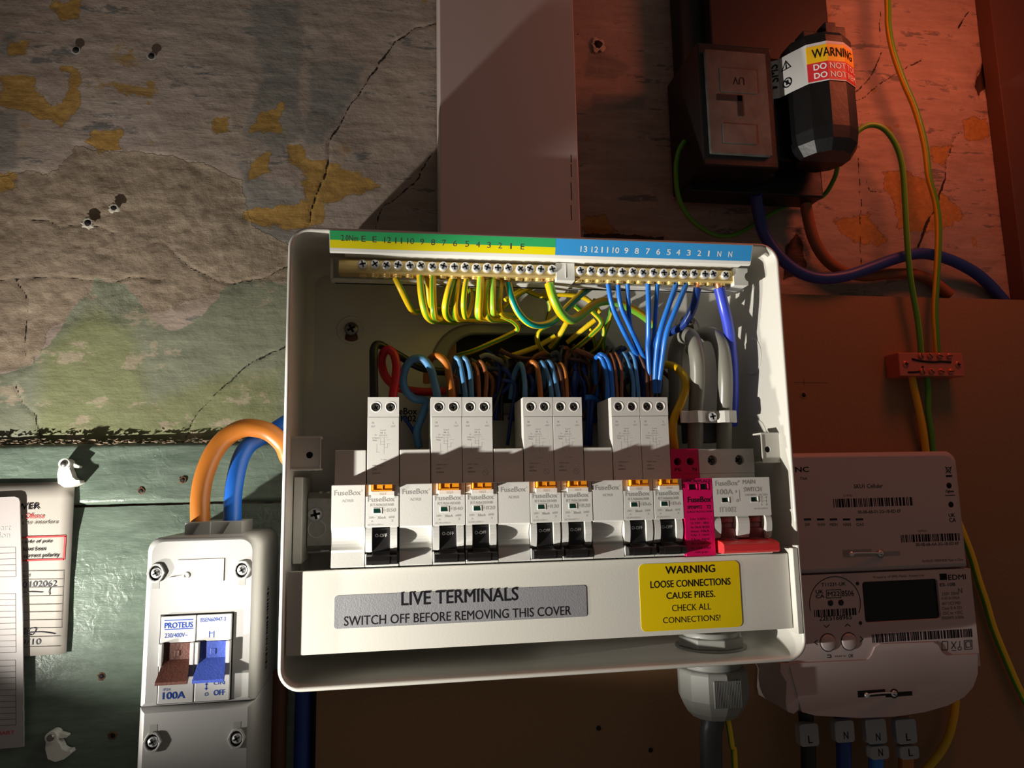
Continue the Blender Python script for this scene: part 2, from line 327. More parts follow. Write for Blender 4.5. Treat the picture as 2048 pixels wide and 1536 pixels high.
def make_wall():
    x0, x1, z0, z1, st = -300, 600, -125, 560, 1.25
    nx, nz = int((x1-x0)/st), int((z1-z0)/st)
    x, z = np.meshgrid(np.linspace(x0, x1, nx), np.linspace(z0, z1, nz)); x = x.ravel(); z = z.ravel()
    far = 30
    mx = lambda L: np.maximum.reduce([np.clip(poly_sd(x, z, px(p)), -far, far) for p in L])
    oc, gr, br, gn, g2, dk = mx(OCHRE), mx(GREYS), mx(BROWN), mx(GREEN), mx(GREEN2), mx(DARK)
    cr = np.full(x.shape, 1e9)
    wob = (fbm(x, z, 9, 3, 5)-.5)*3.0; wob2 = (fbm(x, z, 9, 3, 6)-.5)*3.0
    wv_ = .35+1.1*fbm(x, z, 12, 3, 9)
    for w, P in CRACKS: cr = np.minimum(cr, seg_d(x+wob, z+wob2, px(P))-w*.8*wv_)
    n1 = fbm(x, z, 60, 5, 1); n2 = fbm(x, z, 14, 5, 2); n3 = fbm(x*.25, z, 6, 4, 3)
    h = (n1-.5)*3+(n2-.5)*.7+(n3-.5)*.35
    edge = lambda d, n, w=.8: 1/(1+np.exp(-np.clip((d+(n-.5)*10)/w, -20, 20)))
    h -= edge(oc, n2)*.35; h -= edge(br, n2, 1.2)*.7; h += edge(br, n2)*(fbm(x, z, 5, 4, 8)-.5)*1.2
    h -= edge(dk, n2)*4; h -= np.exp(-np.clip(cr, 0, 9)**2/.5)*.55
    zc = U(100, 858, 0)[1]; t = np.clip((zc-z)/12, 0, 1); lft = x < 0
    h = np.where(lft, h-t*t*3.6, h); h += 0
    me = bpy.data.meshes.new('wall_back'); vs = np.stack([x*S, -(h-1.0)*S, z*S], 1)
    idx = np.arange(nx*nz).reshape(nz, nx); f = np.stack([idx[:-1, :-1], idx[:-1, 1:], idx[1:, 1:], idx[1:, :-1]], -1).reshape(-1, 4)
    me.from_pydata(vs.tolist(), [], f.tolist()); me.polygons.foreach_set('use_smooth', [True]*len(f))
    for nm, a in (('ochre', oc), ('greys', gr), ('brown', br), ('green', gn), ('green_two', g2), ('dark', dk), ('crack', np.clip(cr, -2, 30))):
        at = me.attributes.new(nm, 'FLOAT', 'POINT'); at.data.foreach_set('value', a.astype(np.float32))
    o = bpy.data.objects.new('wall_back', me); C.objects.link(o); o['kind'] = 'structure'; o['label'] = 'old cracked plaster wall with layers of flaking cream, ochre and green paint'
    m = bpy.data.materials.new('flaking_plaster'); m.use_nodes = True; nt = m.node_tree; N = nt.nodes; Lk = nt.links; bs = N['Principled BSDF']
    tc = N.new('ShaderNodeTexCoord')
    def noise(sc_, det=6, st=(1, 1, 1), rough=.6):
        mp = N.new('ShaderNodeMapping'); mp.inputs['Scale'].default_value = st; Lk.new(tc.outputs['Object'], mp.inputs[0])
        n = N.new('ShaderNodeTexNoise'); n.inputs['Scale'].default_value = sc_; n.inputs['Detail'].default_value = det; n.inputs['Roughness'].default_value = rough; Lk.new(mp.outputs[0], n.inputs[0]); return n.outputs[0]
    def attr(n): a = N.new('ShaderNodeAttribute'); a.attribute_name = n; return a.outputs['Fac']
    def math_(op, a, b=None, c=None):
        q = N.new('ShaderNodeMath'); q.operation = op
        for i, v in enumerate((a, b, c)):
            if v is None: continue
            if isinstance(v, (int, float)): q.inputs[i].default_value = v
            else: Lk.new(v, q.inputs[i])
        return q.outputs[0]
    def rng(v, a, b, c=0, d=1):
        q = N.new('ShaderNodeMapRange'); Lk.new(v, q.inputs[0])
        for i, w in enumerate((a, b, c, d)): q.inputs[i+1].default_value = w
        return q.outputs[0]
    def mask(n, nz_, amp, soft=.25): return rng(math_('ADD', attr(n), math_('MULTIPLY', math_('SUBTRACT', nz_, .5), amp)), -soft, soft)
    def mixc(f, a, b):
        q = N.new('ShaderNodeMix'); q.data_type = 'RGBA'
        if isinstance(f, (int, float)): q.inputs[0].default_value = f
        else: Lk.new(f, q.inputs[0])
        for i, v in ((6, a), (7, b)):
            if isinstance(v, tuple): q.inputs[i].default_value = v+(1,)
            else: Lk.new(v, q.inputs[i])
        return q.outputs[2]
    fine = noise(300, 8); streak = noise(120, 7, (.16, 1, 1), .7); med = noise(70, 8, rough=.65); big = noise(12, 5); med2 = math_('ADD', math_('MULTIPLY', med, .6), math_('MULTIPLY', noise(200, 8, (.4, 1, 1), .8), .5))
    cream = mixc(rng(streak, .35, .65), (.28, .215, .17), (.46, .365, .295)); cream = mixc(rng(big, .35, .7, 0, .5), cream, (.30, .25, .24))
    cream = mixc(math_('MULTIPLY', rng(streak, .54, .58), rng(noise(34, 8, (.5, 1, 1), .75), .50, .55)), cream, (.16, .15, .14))
    cream = mixc(math_('MULTIPLY', rng(noise(26, 9, (.8, 1, 1), .7), .605, .62), rng(big, .45, .55)), cream, (.33, .20, .07))
    c = mixc(math_('MULTIPLY', mask('greys', streak, 26, 1.5), .8), cream, mixc(rng(streak, .4, .6), (.15, .15, .14), (.25, .23, .20)))
    c = mixc(mask('brown', med, 14), c, mixc(rng(med, .3, .7), (.21, .155, .11), (.37, .29, .21)))
    gcol = mixc(mask('green_two', big, 30, 5), mixc(rng(streak, .3, .7), (.15, .165, .115), (.225, .23, .16)), mixc(rng(streak, .3, .7), (.16, .175, .085), (.21, .22, .11)))
    gcol = mixc(math_('MULTIPLY', rng(noise(45, 8, (.6, 1, 1), .7), .56, .60), .8), gcol, (.34, .28, .20))
    c = mixc(mask('green', streak, 14), c, gcol)
    c = mixc(mask('ochre', med2, 26), c, mixc(rng(fine, .3, .7), (.30, .17, .045), (.42, .25, .07)))
    c = mixc(mask('dark', med, 8), c, (.05, .03, .02))
    ck = rng(math_('ADD', attr('crack'), math_('MULTIPLY', math_('SUBTRACT', fine, .5), 1.6)), -.05, .22, 1, 0)
    c = mixc(ck, c, (.02, .014, .01)); Lk.new(c, bs.inputs['Base Color'])
    bs.inputs['Roughness'].default_value = .62; bs.inputs['Specular IOR Level'].default_value = .35
    hh = math_('ADD', math_('MULTIPLY', streak, .5), math_('MULTIPLY', med, .7)); hh = math_('ADD', hh, math_('MULTIPLY', mask('ochre', med2, 26), -.22))
    hh = math_('ADD', hh, math_('MULTIPLY', fine, .25)); hh = math_('ADD', hh, math_('MULTIPLY', math_('MULTIPLY', mask('brown', med, 14), noise(110, 8, rough=.75)), .9)); hh = math_('ADD', hh, math_('MULTIPLY', ck, -.7))
    bp = N.new('ShaderNodeBump'); bp.inputs['Strength'].default_value = .9; bp.inputs['Distance'].default_value = .0012; Lk.new(hh, bp.inputs['Height']); Lk.new(bp.outputs[0], bs.inputs['Normal'])
    me.materials.append(m)
make_wall()

# green-painted boards, lower left
def plank_mat():
    m = bpy.data.materials.new('green_gloss_paint'); m.use_nodes = True; nt = m.node_tree; N = nt.nodes; Lk = nt.links; b = N['Principled BSDF']
    tc = N.new('ShaderNodeTexCoord'); mp = N.new('ShaderNodeMapping'); mp.inputs['Scale'].default_value = (.22, 1, 1); Lk.new(tc.outputs['Object'], mp.inputs[0])
    n = N.new('ShaderNodeTexNoise'); n.inputs['Scale'].default_value = 150; n.inputs['Detail'].default_value = 7; n.inputs['Roughness'].default_value = .65; Lk.new(mp.outputs[0], n.inputs[0])
    n2 = N.new('ShaderNodeTexNoise'); n2.inputs['Scale'].default_value = 160; n2.inputs['Detail'].default_value = 5; n2.inputs['Distortion'].default_value = 1.2; Lk.new(tc.outputs['Object'], n2.inputs[0])
    n3 = N.new('ShaderNodeTexNoise'); n3.inputs['Scale'].default_value = 14; Lk.new(tc.outputs['Object'], n3.inputs[0])
    rp = N.new('ShaderNodeValToRGB'); rp.color_ramp.elements[0].color = (.085, .118, .09, 1); rp.color_ramp.elements[0].position = .3; rp.color_ramp.elements[1].color = (.165, .215, .17, 1); rp.color_ramp.elements[1].position = .7
    Lk.new(n.outputs[0], rp.inputs[0]); Lk.new(rp.outputs[0], b.inputs['Base Color'])
    q = N.new('ShaderNodeMath'); q.operation = 'MULTIPLY'; mr = N.new('ShaderNodeMapRange'); mr.inputs[1].default_value = .45; mr.inputs[2].default_value = .62; Lk.new(n3.outputs[0], mr.inputs[0]); Lk.new(mr.outputs[0], q.inputs[0]); Lk.new(n2.outputs[0], q.inputs[1])
    ad = N.new('ShaderNodeMath'); ad.operation = 'ADD'; Lk.new(n.outputs[0], ad.inputs[0]); Lk.new(q.outputs[0], ad.inputs[1])
    bp = N.new('ShaderNodeBump'); bp.inputs['Strength'].default_value = .8; bp.inputs['Distance'].default_value = .0009; Lk.new(ad.outputs[0], bp.inputs['Height']); Lk.new(bp.outputs[0], b.inputs['Normal'])
    b.inputs['Roughness'].default_value = .28; b.inputs['Specular IOR Level'].default_value = .55
    return m
M['plank'] = plank_mat()
def plank_part(zt, zb, parent, seed, topfn=None):
    x = np.linspace(-300, 3, 160); rs = np.random.RandomState(seed); b = B(); vs = []; rows = 26
    jt = np.cumsum(rs.randn(160))*.09; jt -= np.linspace(jt[0], jt[-1], 160); jb = np.cumsum(rs.randn(160))*.05; jb -= np.linspace(jb[0], jb[-1], 160)
    X, T = np.meshgrid(x, np.linspace(0, 1, rows)); top = zt+jt; bot = zb+jb
    Z = top[None]*(1-T)+bot[None]*T; H = 4+(fbm(X.ravel()*.3, Z.ravel(), 12, 4, seed).reshape(X.shape)-.5)*1.6
    H[0] -= 2.5; H[1] -= .3; H[-1] -= 3
    for r in range(rows):
        for c in range(160): vs.append((X[r, c], Z[r, c], H[r, c]))
    b.add(vs, [(r*160+c, r*160+c+1, (r+1)*160+c+1, (r+1)*160+c) for r in range(rows-1) for c in range(159)], 0, True)
    return b.build('plank', 'plank', parent)
wb = thing('painted_boarding', 'green gloss painted wooden boards below the plaster, left of the fuse box', 'boarding', (-110, -110, 0))
zt = U(150, 886, 4)[1]; zs = U(200, 1012, 4)[1]
plank_part(zt, zs+.5, wb, 3); plank_part(zs-.5, -260, wb, 4)
# crumbly debris along the top of the boards
b = B(); rnd = random.Random(5)
for i in range(420):
    X = rnd.uniform(-290, 0); Z = zt+rnd.gauss(.9, .9); r = abs(rnd.gauss(0, .55))+.35
    vs = [(X+rnd.uniform(-1, 1)*r*2.4, Z+rnd.uniform(-.6, .6)*r, 3+rnd.uniform(-1, 1)*r) for _ in range(6)]
    b.add(vs, [(0, 1, 2), (0, 2, 3), (0, 3, 4), (0, 4, 1), (5, 1, 2), (5, 2, 3), (5, 3, 4), (5, 4, 1)])
o = b.build('plaster_crumbs', 'crumb'); o['kind'] = 'stuff'; tag(o, 'line of plaster crumbs lying along the top edge of the green boards', 'debris')

# brown mounting board, dark sheets painting the shade in its slot and left gap, right-hand board
mb = B(); zT = 236.7; b0 = U(632, 1450, 12)[0]
mb.plate([(b0, -260), (900, -260), (900, zT), (b0, zT)], 0, 0, 0, 8.5, 12, [(99, 201, 156, 204, 'r')], 0, 1, False)
tag(mb.build('mounting_board', ['mdf', 'hole'], bevel=.4), 'brown fibreboard panel behind the fuse box and the meter', 'board')
o = B().box(97, 203, 150, 208, 4.5, 7).build('slot_shade', 'hole'); o['kind'] = 'structure'  # near-black sheet added behind the slot to paint its darkness
gb = B().box(3, b0+4, -260, 200, .5, 2); o = gb.build('gap_shade', 'maroon'); o['kind'] = 'structure'  # dark sheet stands in for the shade deep in the gap
sx = U(1982, 20, 14)[0]
o = B().box(sx, 900, zT+.3, 640, 0, 14).build('trim_2', 'strip', bevel=.5); o['kind'] = 'structure'; o['label'] = 'dark brown board running up the right edge'

# ================================================================ TRUNKING
t = thing('cable_trunking', 'wide pale plastic trunking running up the wall from the fuse box', 'trunking', (130, 249.5, 0))
B().box(87.5, 172.5, 249.2, 500, 0.5, 56).build('trunk_body', 'trunk', t, .6)
lid = B(); lid.box(86, 174, 249.2, 500, 56.2, 59.5); lid.box(86, 87.2, 249.2, 500, 44, 56.2); lid.box(172.8, 174, 249.2, 500, 44, 56.2)
lid.build('trunk_lid', 'trunk', t, .7)
mk = B()
for (ya, yb) in ((310, 325), (328, 354), (365, 400), (410, 440)):
    a = U(1142, ya, 59.5); c = U(1140.5, yb, 59.5); mk.box(a[0]-.25, a[0]+.35, c[1], a[1], 59.5, 59.55)
mk.build('scuff_mark', 'dgink', t)

# ================================================================ ENCLOSURE
BW, BH = 294.1, 248.7
en = thing('fuse_box_enclosure', 'open white metal fuse box casing without its front cover', 'fuse box', (BW/2, 0, 12))
g = B(); n = 8
def loop(ins, r, h): return [(x, z, h) for x, z in rrect(ins, BW-ins, ins, BH-ins, r, n)]
Ls = [loop(1, 11, 12), loop(0, 12, 13), loop(0, 12, 81.6), loop(.5, 11.6, 82.7), loop(1.3, 11, 83), loop(2.1, 10, 82.7), loop(2.5, 9.6, 81.6), loop(2.6, 9.5, 20), loop(4.2, 9, 16), loop(7.5, 8, 14)]
k = len(Ls[0]); vs = [p for L in Ls for p in L]
g.add(vs, [(j*k+i, j*k+(i+1) % k, (j+1)*k+(i+1) % k, (j+1)*k+i) for j in range(len(Ls)-1) for i in range(k)], 0, True)
g.build('casing_wall', 'box', en)
SL = (91, 203, 156, 204)
bp_ = B(); bp_.plate([(p[0], p[1]) for p in Ls[-1]], 0, 0, 0, 12, 14, [rrect(SL[0], SL[1], SL[2], SL[3], 21, 7)], 0, 0, False)
bp_.build('back_panel', 'box', en)
gm = B(); o1 = rrect(SL[0]-9.5, SL[1]+9.5, SL[2]-7, SL[3]+6.5, 29, 8); o2 = rrect(SL[0]-8, SL[1]+8, SL[2]-5.5, SL[3]+5, 28, 8); o3 = rrect(SL[0]+1, SL[1]-1, SL[2]+1, SL[3]-1, 20.5, 8); o4 = rrect(SL[0], SL[1], SL[2], SL[3], 21, 8)
k = len(o1); vs = [(x, z, 14) for x, z in o1]+[(x, z, 16.4) for x, z in o2]+[(x, z, 16.4) for x, z in o4]+[(x, z, 15) for x, z in o3]+[(x, z, 11) for x, z in o3]
gm.add(vs, [(j*k+i, j*k+(i+1) % k, (j+1)*k+(i+1) % k, (j+1)*k+i) for j in range(4) for i in range(k)], 0)
gm.build('slot_grommet', 'gland', en, .3)
# knock-outs and pressed rings
kn = B()
def ring(b, c, r0, r1, axis, d=.5):
    b.lathe(c, [(r0, 0), (r0+.3, d), (r1-.3, d), (r1, 0)], axis, 36, caps=False)
ring(kn, (*U(703, 660, 14), 14), 7.5, 9.5, 'H', .7); kn.build('pressed_ring', 'box', en); kn = B(); ring(kn, (*U(1376, 655, 14), 14), 7.5, 9.5, 'H', .7)
kn.build('pressed_ring', 'box', en)
kn = B(); kn.lathe((BW-2.6, 184, 46), [(12.2, .3), (12.2, -.45), (11.6, -.7), (0.01, -.7)], 'X', 40, sm=False); kn.build('knockout', 'box', en)
kn = B(); kn.lathe((BW-2.6, 130, 46), [(12.2, .3), (12.2, -.45), (11.6, -.7), (0.01, -.7)], 'X', 40, sm=False); kn.build('knockout', 'box', en)
# fixing lugs with folded edges
for (xa, xb, sgn) in ((2.4, U(642, 900, 72)[0], 1), (U(1523, 900, 72)[0], 291.8, -1)):
    xm = (xa+xb)/2+2*sgn; zt1 = U(612, 873, 72)[1]; zb1_ = U(612, 940, 72)[1]; zmm = (zt1+zb1_)/2-1
    l = B(); l.plate(xa, xb, zb1_+1, zt1-1, 70.4, 71.8, [circ(xm, zmm, 1.9, 14)], 0, 1, True, 1.3)
    l.box(xa, xb, zt1-1, zt1+.1, 62, 72.4); l.box(xa, xb, zb1_-.1, zb1_+1, 62, 72.4)
    if sgn > 0: l.box(xb-.9, xb, zb1_+1, zt1-1, 70.4, 72.4)
    else: l.box(xa, xa+.9, zb1_+1, zt1-1, 70.4, 72.4)
    l.build('fixing_lug', ['box', 'hole'], en, .3)
B().box(288.8, 292.2, 15, 63.5, 66, 83).build('cover_guide', 'box', en, .4)
B().box(3, 8, 62, 110, 14, 60).build('rail_bracket', 'box', en, .5)
for (x, z, nm) in ((30.8, 205.3, 0), (261.6, 215.0, 0)):
    s_ = thing('fixing_screw', ['dark cross-head screw through the back of the fuse box at its upper left', 'cross-head screw through the back panel behind the grey cables'][x > 100], 'screw', (x, z, 14))
    q = B(); screw_head(q, x, z, 16, 4.4, 0, 1, ang=.5, dome=1.0); q.build('screw_head', ['dsteel', 'hole'], s_)
    q = B(); q.lathe((x, z-5.5, 14), [(4.2, 0), (4.2, .25), (.01, .3)], 'H', 20); q.build('keyhole_plug', 'w_dbrown', s_)

# ---- DIN rail
dr = thing('mounting_rail', 'galvanised steel rail the breakers clip onto', 'rail', (145, 83, 14))
P = [(100.5, 33), (100.5, 34.2), (95.5, 34.2), (95.5, 27.8), (71, 27.8), (71, 34.2), (65.5, 34.2), (65.5, 33), (69.8, 33), (69.8, 26.6), (96.7, 26.6), (96.7, 33)]
B().ext(P, 8.2, 282).build('rail_channel', 'steel', dr, .3)
# end bracket, as seen left of the first module
bx = B(); bx.plate(8.5, 25, 70.5, 97.5, 38.6, 39.8, [], 0); bx.ext([(97.5, 39.8), (101.2, 36), (101.2, 28), (100.2, 28), (100.2, 35.6), (97, 38.8)], 8.5, 25); bx.ext([(70.5, 39.8), (66.8, 36), (66.8, 28), (67.8, 28), (67.8, 35.6), (71, 38.8)], 8.5, 25)
bx.build('end_bracket', 'steel', dr, .4)
sx_, sz_ = U(631, 1029, 41); q = B(); screw_head(q, sx_, sz_, 41, 4.4, 0, 1, ang=.25, dome=1.1); q.build('rail_screw', ['chrome', 'hole'], dr)
sx2, sz2 = U(634, 1058, 39.9); q = B(); q.lathe((sx2, sz2, 39.8), [(5.3, 0), (5.15, .35), (4.85, .35), (4.7, 0)], 'H', 32, caps=False); q.build('pressed_circle', 'chrome', dr)
for xx in (14.5, 19): B().box(xx, xx+1.8, 100.0, 101.6, 30, 36.8).build('crimp_tab', 'chrome', dr, .3)
B().box(16, 21, 66.2, 67.4, 31, 37.2).build('crimp_tab', 'chrome', dr, .3)

# ---- busbar support / lower body shadow filler behind the cover
# ================================================================ MODULES
def curve_prof(a, b, c, n=7):  # quadratic
    return [((1-t)**2*a[0]+2*t*(1-t)*b[0]+t*t*c[0], (1-t)**2*a[1]+2*t*(1-t)*b[1]+t*t*c[1]) for t in [i/n for i in range(n+1)]]
NH, SH = 83.0, 66.0
def blank(X0, label, group):
    t = thing('blank_module', label, 'blanking module', (X0+9, 83, 33), group)
    x0, x1 = X0+.25, X0+17.75
    B().box(x0+.1, x1-.1, 26, 124.5, 35, SH).build('body', 'module', t, .5)
    pr = [(105, SH), (105, NH), (82.2, NH)]+curve_prof((81.2, 80.6), (76, 75.2), (70.5, 80.4))+[(69.2, 80.0), (61.5, 81.6), (61.5, SH)]
    B().ext(pr, x0, x1).build('nose', 'module', t, .35)
    text(t, 'FuseBox', X0+1.6, X0+15.4, 99.4, 102.2, NH+.06, 'gink', .004); text(t, 'ADRB', X0+5.6, X0+11.6, 95.8, 97.3, NH+.06, 'g2ink')
    text(t, '®', X0+15.7, X0+16.5, 101.2, 102.2, NH+.06, 'g2ink')
    return t
def rcbo(X0, rate, model, label, group, sym=False):
    t = thing('circuit_breaker', label, 'circuit breaker', (X0+9, 83, 33), group)
    x0, x1 = X0+.15, X0+17.85
    bd = B(); bd.box(x0, x1, 26, 143, 35, SH); 
    hx = (X0+4.9, X0+13.2)
    bd.plate(x0, x1, 143.25, 154.5, 35, SH+.1, [circ(h, 149, 2.45, 20) for h in hx], 0, 1, True, 7)
    bd.box(x0, x1, 143, 143.3, 35, SH-.5)
    bd.build('body', ['module', 'hole'], t, .3)
    r_ = B()
    for h in hx: r_.lathe((h, 149, SH+.1), [(3.25, 0), (3.15, .12), (2.62, .12), (2.45, -.5)], 'H', 28, caps=False)
    r_.build('terminal_rim', 'bright', t)
    for h in hx:
        q = B(); screw_head(q, h, 149, SH-3.4, 2.2, 0, 1, ang=random.uniform(.2, 1.2), dome=.3); q.build('terminal_screw', ['dsteel', 'hole'], t)
    ns = B(); ns.box(x0, x1, 82.2, 98.7, SH, NH); ns.box(x0, X0+3.2, 98.7, 105, SH, NH-.8); ns.box(X0+15.6, x1, 98.7, 105, SH, NH-.8); ns.box(X0+3.2, X0+15.6, 98.7, 101.3, SH, NH+1.0); ns.box(X0+3.2, X0+15.6, 101.3, 105, SH, NH-1.5)
    ck = [(82.2, SH), (82.2, 81.5)]+curve_prof((81, 82.2), (75, 83.6), (69.5, 80.6))+[(68.2, 78), (68.2, SH)]
    ns.ext(ck, x0, X0+3.6); ns.ext(ck, X0+13.2, x1-.9)
    ns.box(x0, x1, 61.5, 68.2, SH, 74.5); ns.box(x0, x1, 61.4, 62.6, SH, 81.4); ns.box(x0, X0+.95, 62.6, 68.2, SH, 81.4); ns.box(X0+3.6, X0+13.2, 68.2, 82.2, SH, 71)
    ns.build('nose', 'module', t, .28)
    fr = B(); fr.box(X0+4.0, X0+8.9, 89.3, 92.5, NH, NH+.22); fr.build('window_frame', 'bright', t, .1)
    B().prism([(X0+4.4, 89.7), (X0+8.1, 89.7), (X0+7.7, 92.1), (X0+4.4, 92.1)], NH+.1, NH+.3).build('indicator_window', 'green_dk', t)
    lv = B(); pr = [(82, 72), (82, 78.6), (80.6, 79.4), (69, 80.4), (68.2, 83), (67.4, 86.4), (64.8, 87.4), (62.8, 86.6), (62.8, 78), (68, 73)]
    lv.ext(pr, X0+3.7, X0+13.1); lv.ext([(68, 79), (67.2, 86.2), (64.8, 87.2), (62.9, 86.3), (62.9, 79)], X0+.9, X0+16.9)
    lvo = lv.build('lever', 'lever', t, .35)
    text(lvo, 'O-OFF', X0+5.3, X0+11.6, 76.8, 78.5, 79.9, 'wink', place=lambda X, Z: (X, Z, 79.4+(80.6-Z)*.086+.1))
    bt = B(); bt.box(X0+3.7, X0+14.4, 101.5, 104.9, SH, NH+2.2); bt.box(X0+3.7, X0+4.6, 101.5, 104.9, NH+2.2, NH+2.9); bt.box(X0+3.7, X0+14.4, 101.5, 102.1, NH+2.2, NH+2.9); bt.box(X0+8.9, X0+9.3, 102.1, 104.3, NH+2.2, NH+2.7)
    bt.build('test_button', 'orange', t, .2)
    h = NH+.06; f = lambda s, a, b_, c, d, ink='gink', bo=0: text(t, s, X0+a, X0+b_, c, d, h, ink, bo)
    text(t, 'TEST', X0+7.2, X0+11.2, 99.2, 100.4, NH+1.06, 'g2ink')
    f('FuseBox', 1.3, 15.4, 95.7, 98.3, bo=.004); f('®', 15.6, 16.3, 97.4, 98.3, 'g2ink'); f(model, 2.6, 15, 93.3, 94.7); f(rate, 11.3, 16.2, 90.1, 92.0)
    f('LR', 9.6, 10.7, 90.6, 91.7, 'g2ink'); f('230V~', 1.8, 5.2, 86.8, 87.9, 'g2ink'); f('30mA', 6.4, 10.8, 86.5, 87.9); f('6000', 12.3, 15.4, 86.8, 88, 'g2ink'); f('A', 3, 4, 84.9, 85.9, 'g2ink'); f('3', 13.6, 14.6, 84.8, 86, 'g2ink'); f('IEC/EN 61009-2-1', 1.5, 9.6, 83.1, 84.0, 'g2ink')
    h = SH+.06; f2 = lambda s, a, b_, c, d, ink='gink': text(t, s, X0+a, X0+b_, c, d, h, ink)
    f2('N', 2.6, 3.6, 139.2, 140.4, 'g2ink'); f2('OUT', 2.1, 4.4, 137.2, 138.2, 'g2ink'); f2('L', 14.2, 15, 139.2, 140.4, 'g2ink'); f2('OUT', 13.4, 15.7, 137.2, 138.2, 'g2ink')
    f2('Load', 7.4, 10.2, 135.2, 136, 'g2ink'); f2('N  L', 7.4, 10.4, 133.6, 134.5); f2('OUT OUT', 6.6, 10.9, 132.1, 132.9, 'g2ink'); f2('N', 4.3, 5.1, 132.4, 133.2, 'g2ink'); f2('In Neutral', 2.9, 6.8, 130.8, 131.6); f2('White', 2.9, 5.5, 129.4, 130.2)
    dg = B(); hh = SH+.03
    for (a, b_, c, d) in ((7.4, 11.6, 131.3, 131.4), (7.4, 7.55, 127.5, 131.4), (9.4, 9.55, 122, 131.4), (7.2, 10, 127.4, 127.55), (7.2, 10, 129.0, 129.15), (10.8, 13.2, 129.9, 130.05), (11, 13, 127.9, 128), (5.4, 5.55, 123, 128), (5.4, 7.2, 123, 123.15), (9.5, 11.5, 125.6, 125.75), (11.4, 11.55, 125.6, 128)):
        dg.box(X0+a, X0+b_, c, d, SH, hh)
    if sym:
        cx, cz = X0+13.4, 110.6; dg.lathe((cx, cz, SH), [(1.75, 0), (1.75, .05), (1.5, .05), (1.5, 0)], 'H', 20, caps=False); dg.prism([(cx-1.1, cz+.9), (cx-.9, cz+1.1), (cx+1.1, cz-.9), (cx+.9, cz-1.1)], SH, hh)
        for k in range(6): dg.box(cx+1.6*math.cos(k*1.047)-.3, cx+1.6*math.cos(k*1.047)+.3, cz+4.4+1.6*math.sin(k*1.047)-.12, cz+4.4+1.6*math.sin(k*1.047)+.12, SH, hh)
    dg.build('circuit_diagram', 'gink', t)
    f2('1 max.', 8, 11.4, 118.5, 119.3); f2('I=30mA Type A', 3.1, 9.4, 115.0, 116.0, 'dgink'); f2('230V ~', 3.1, 7.2, 112.9, 113.9, 'dgink'); f2('6000A', 3.1, 7.6, 110.8, 111.8, 'dgink')
    return t
X0 = 25.4; mod = lambda i: X0+18*i
blank(mod(0), 'plain blank module at the left end of the breaker row', 'blank modules')
blank(mod(2), 'plain blank module between the B50 and B40 breakers', 'blank modules')
blank(mod(5), 'plain blank module between the first two B20 breakers', 'blank modules')
blank(mod(8), 'plain blank module between the last B20 and first B6 breaker', 'blank modules')
RC = [(1, 'B50', 'RTA065030B', 'grey B50 circuit breaker with black lever and orange test button, standing alone', False), (3, 'B40', 'RTA064030B', 'grey B40 circuit breaker with black lever switched off', False),
 (4, 'B20', 'RTA062030B', 'grey B20 circuit breaker right beside the B40 breaker', True), (6, 'B20', 'RTA062030B', 'grey B20 circuit breaker, left one of the middle pair', True),
 (7, 'B20', 'RTA062030B', 'grey B20 circuit breaker, right one of the middle pair', True), (9, 'B6', 'RTA060630B', 'grey B6 circuit breaker, left one of the B6 pair', False), (10, 'B6', 'RTA060630B', 'grey B6 circuit breaker beside the pink surge protector', False)]
for i, r, mo, lb, sy in RC: rcbo(mod(i), r, mo, lb, 'circuit breakers with orange test buttons', sy)
# surge protector
XS = mod(11); t = thing('surge_protector', 'bright pink surge protection module beside the main switch', 'surge protector', (XS+9, 83, 33))
bd = B(); bd.box(XS+.1, XS+17.9, 26, 108, 35, SH); bd.plate(XS+.1, XS+17.9, 108, 123, 35, SH, [circ(XS+4.5, 115.3, 2.35), circ(XS+12.6, 115.3, 2.35)], 0, 1, True, 7); bd.build('body', ['pink', 'hole'], t, .4)
ns = B(); ns.plate(XS+.2, XS+17.8, 61.0, 105, SH, NH, [(XS+3.6, XS+8.2, 98.5, 101.8, 'r'), (XS+10.6, XS+15.2, 98.5, 101.8, 'r')], 0, 1, True, 1.2); ns.build('nose', ['pink', 'green_dk'], t, .3)
for a in (3.6, 10.6):
    q = B(); q.box(XS+a-.4, XS+a, 98.1, 102.2, NH, NH+.25); q.box(XS+a+4.6, XS+a+5, 98.1, 102.2, NH, NH+.25); q.box(XS+a-.4, XS+a+5, 98.1, 98.5, NH, NH+.25); q.box(XS+a-.4, XS+a+5, 101.8, 102.2, NH, NH+.25); q.build('window_frame', 'pink', t)
f = lambda s, a, b_, c, d, bo=0: text(t, s, XS+a, XS+b_, c, d, NH+.06, 'ink', bo)
f('OK/REPLACE', 2, 17, 102.7, 104.2, .01); f('FuseBox', 2.5, 16.5, 91.3, 94.4, .03); f('®', 16.6, 17.4, 93.2, 94.4); f('SPD5MT2', 2, 10.8, 87.6, 89.4, .02); f('T2', 13.6, 16.2, 87.5, 89.5, .02); f('SURGE PROTECTION', 1.6, 16.8, 85.4, 86.4)
for k, s_ in enumerate(('Un 230V~', 'Uc 275V~  50Hz', 'In 5kA 8/20', 'Imax 10kA', 'Up 1.2kV', 'Uoc 6kV', 'IEC 61643-11')): f(s_, 3.5, 14.5, 81.2-k*2.3, 82.4-k*2.3)
f('PE  1.5kV  1.2kV', 3.2, 15, 64.8, 66); f('<63A gL/gG', 5, 13, 62.4, 63.6)
text(t, 'PE', XS+2.4, XS+6.4, 109.6, 111.4, SH+.06, 'ink', .01); text(t, 'N', XS+13.8, XS+16.2, 109.6, 111.6, SH+.06, 'ink', .01)
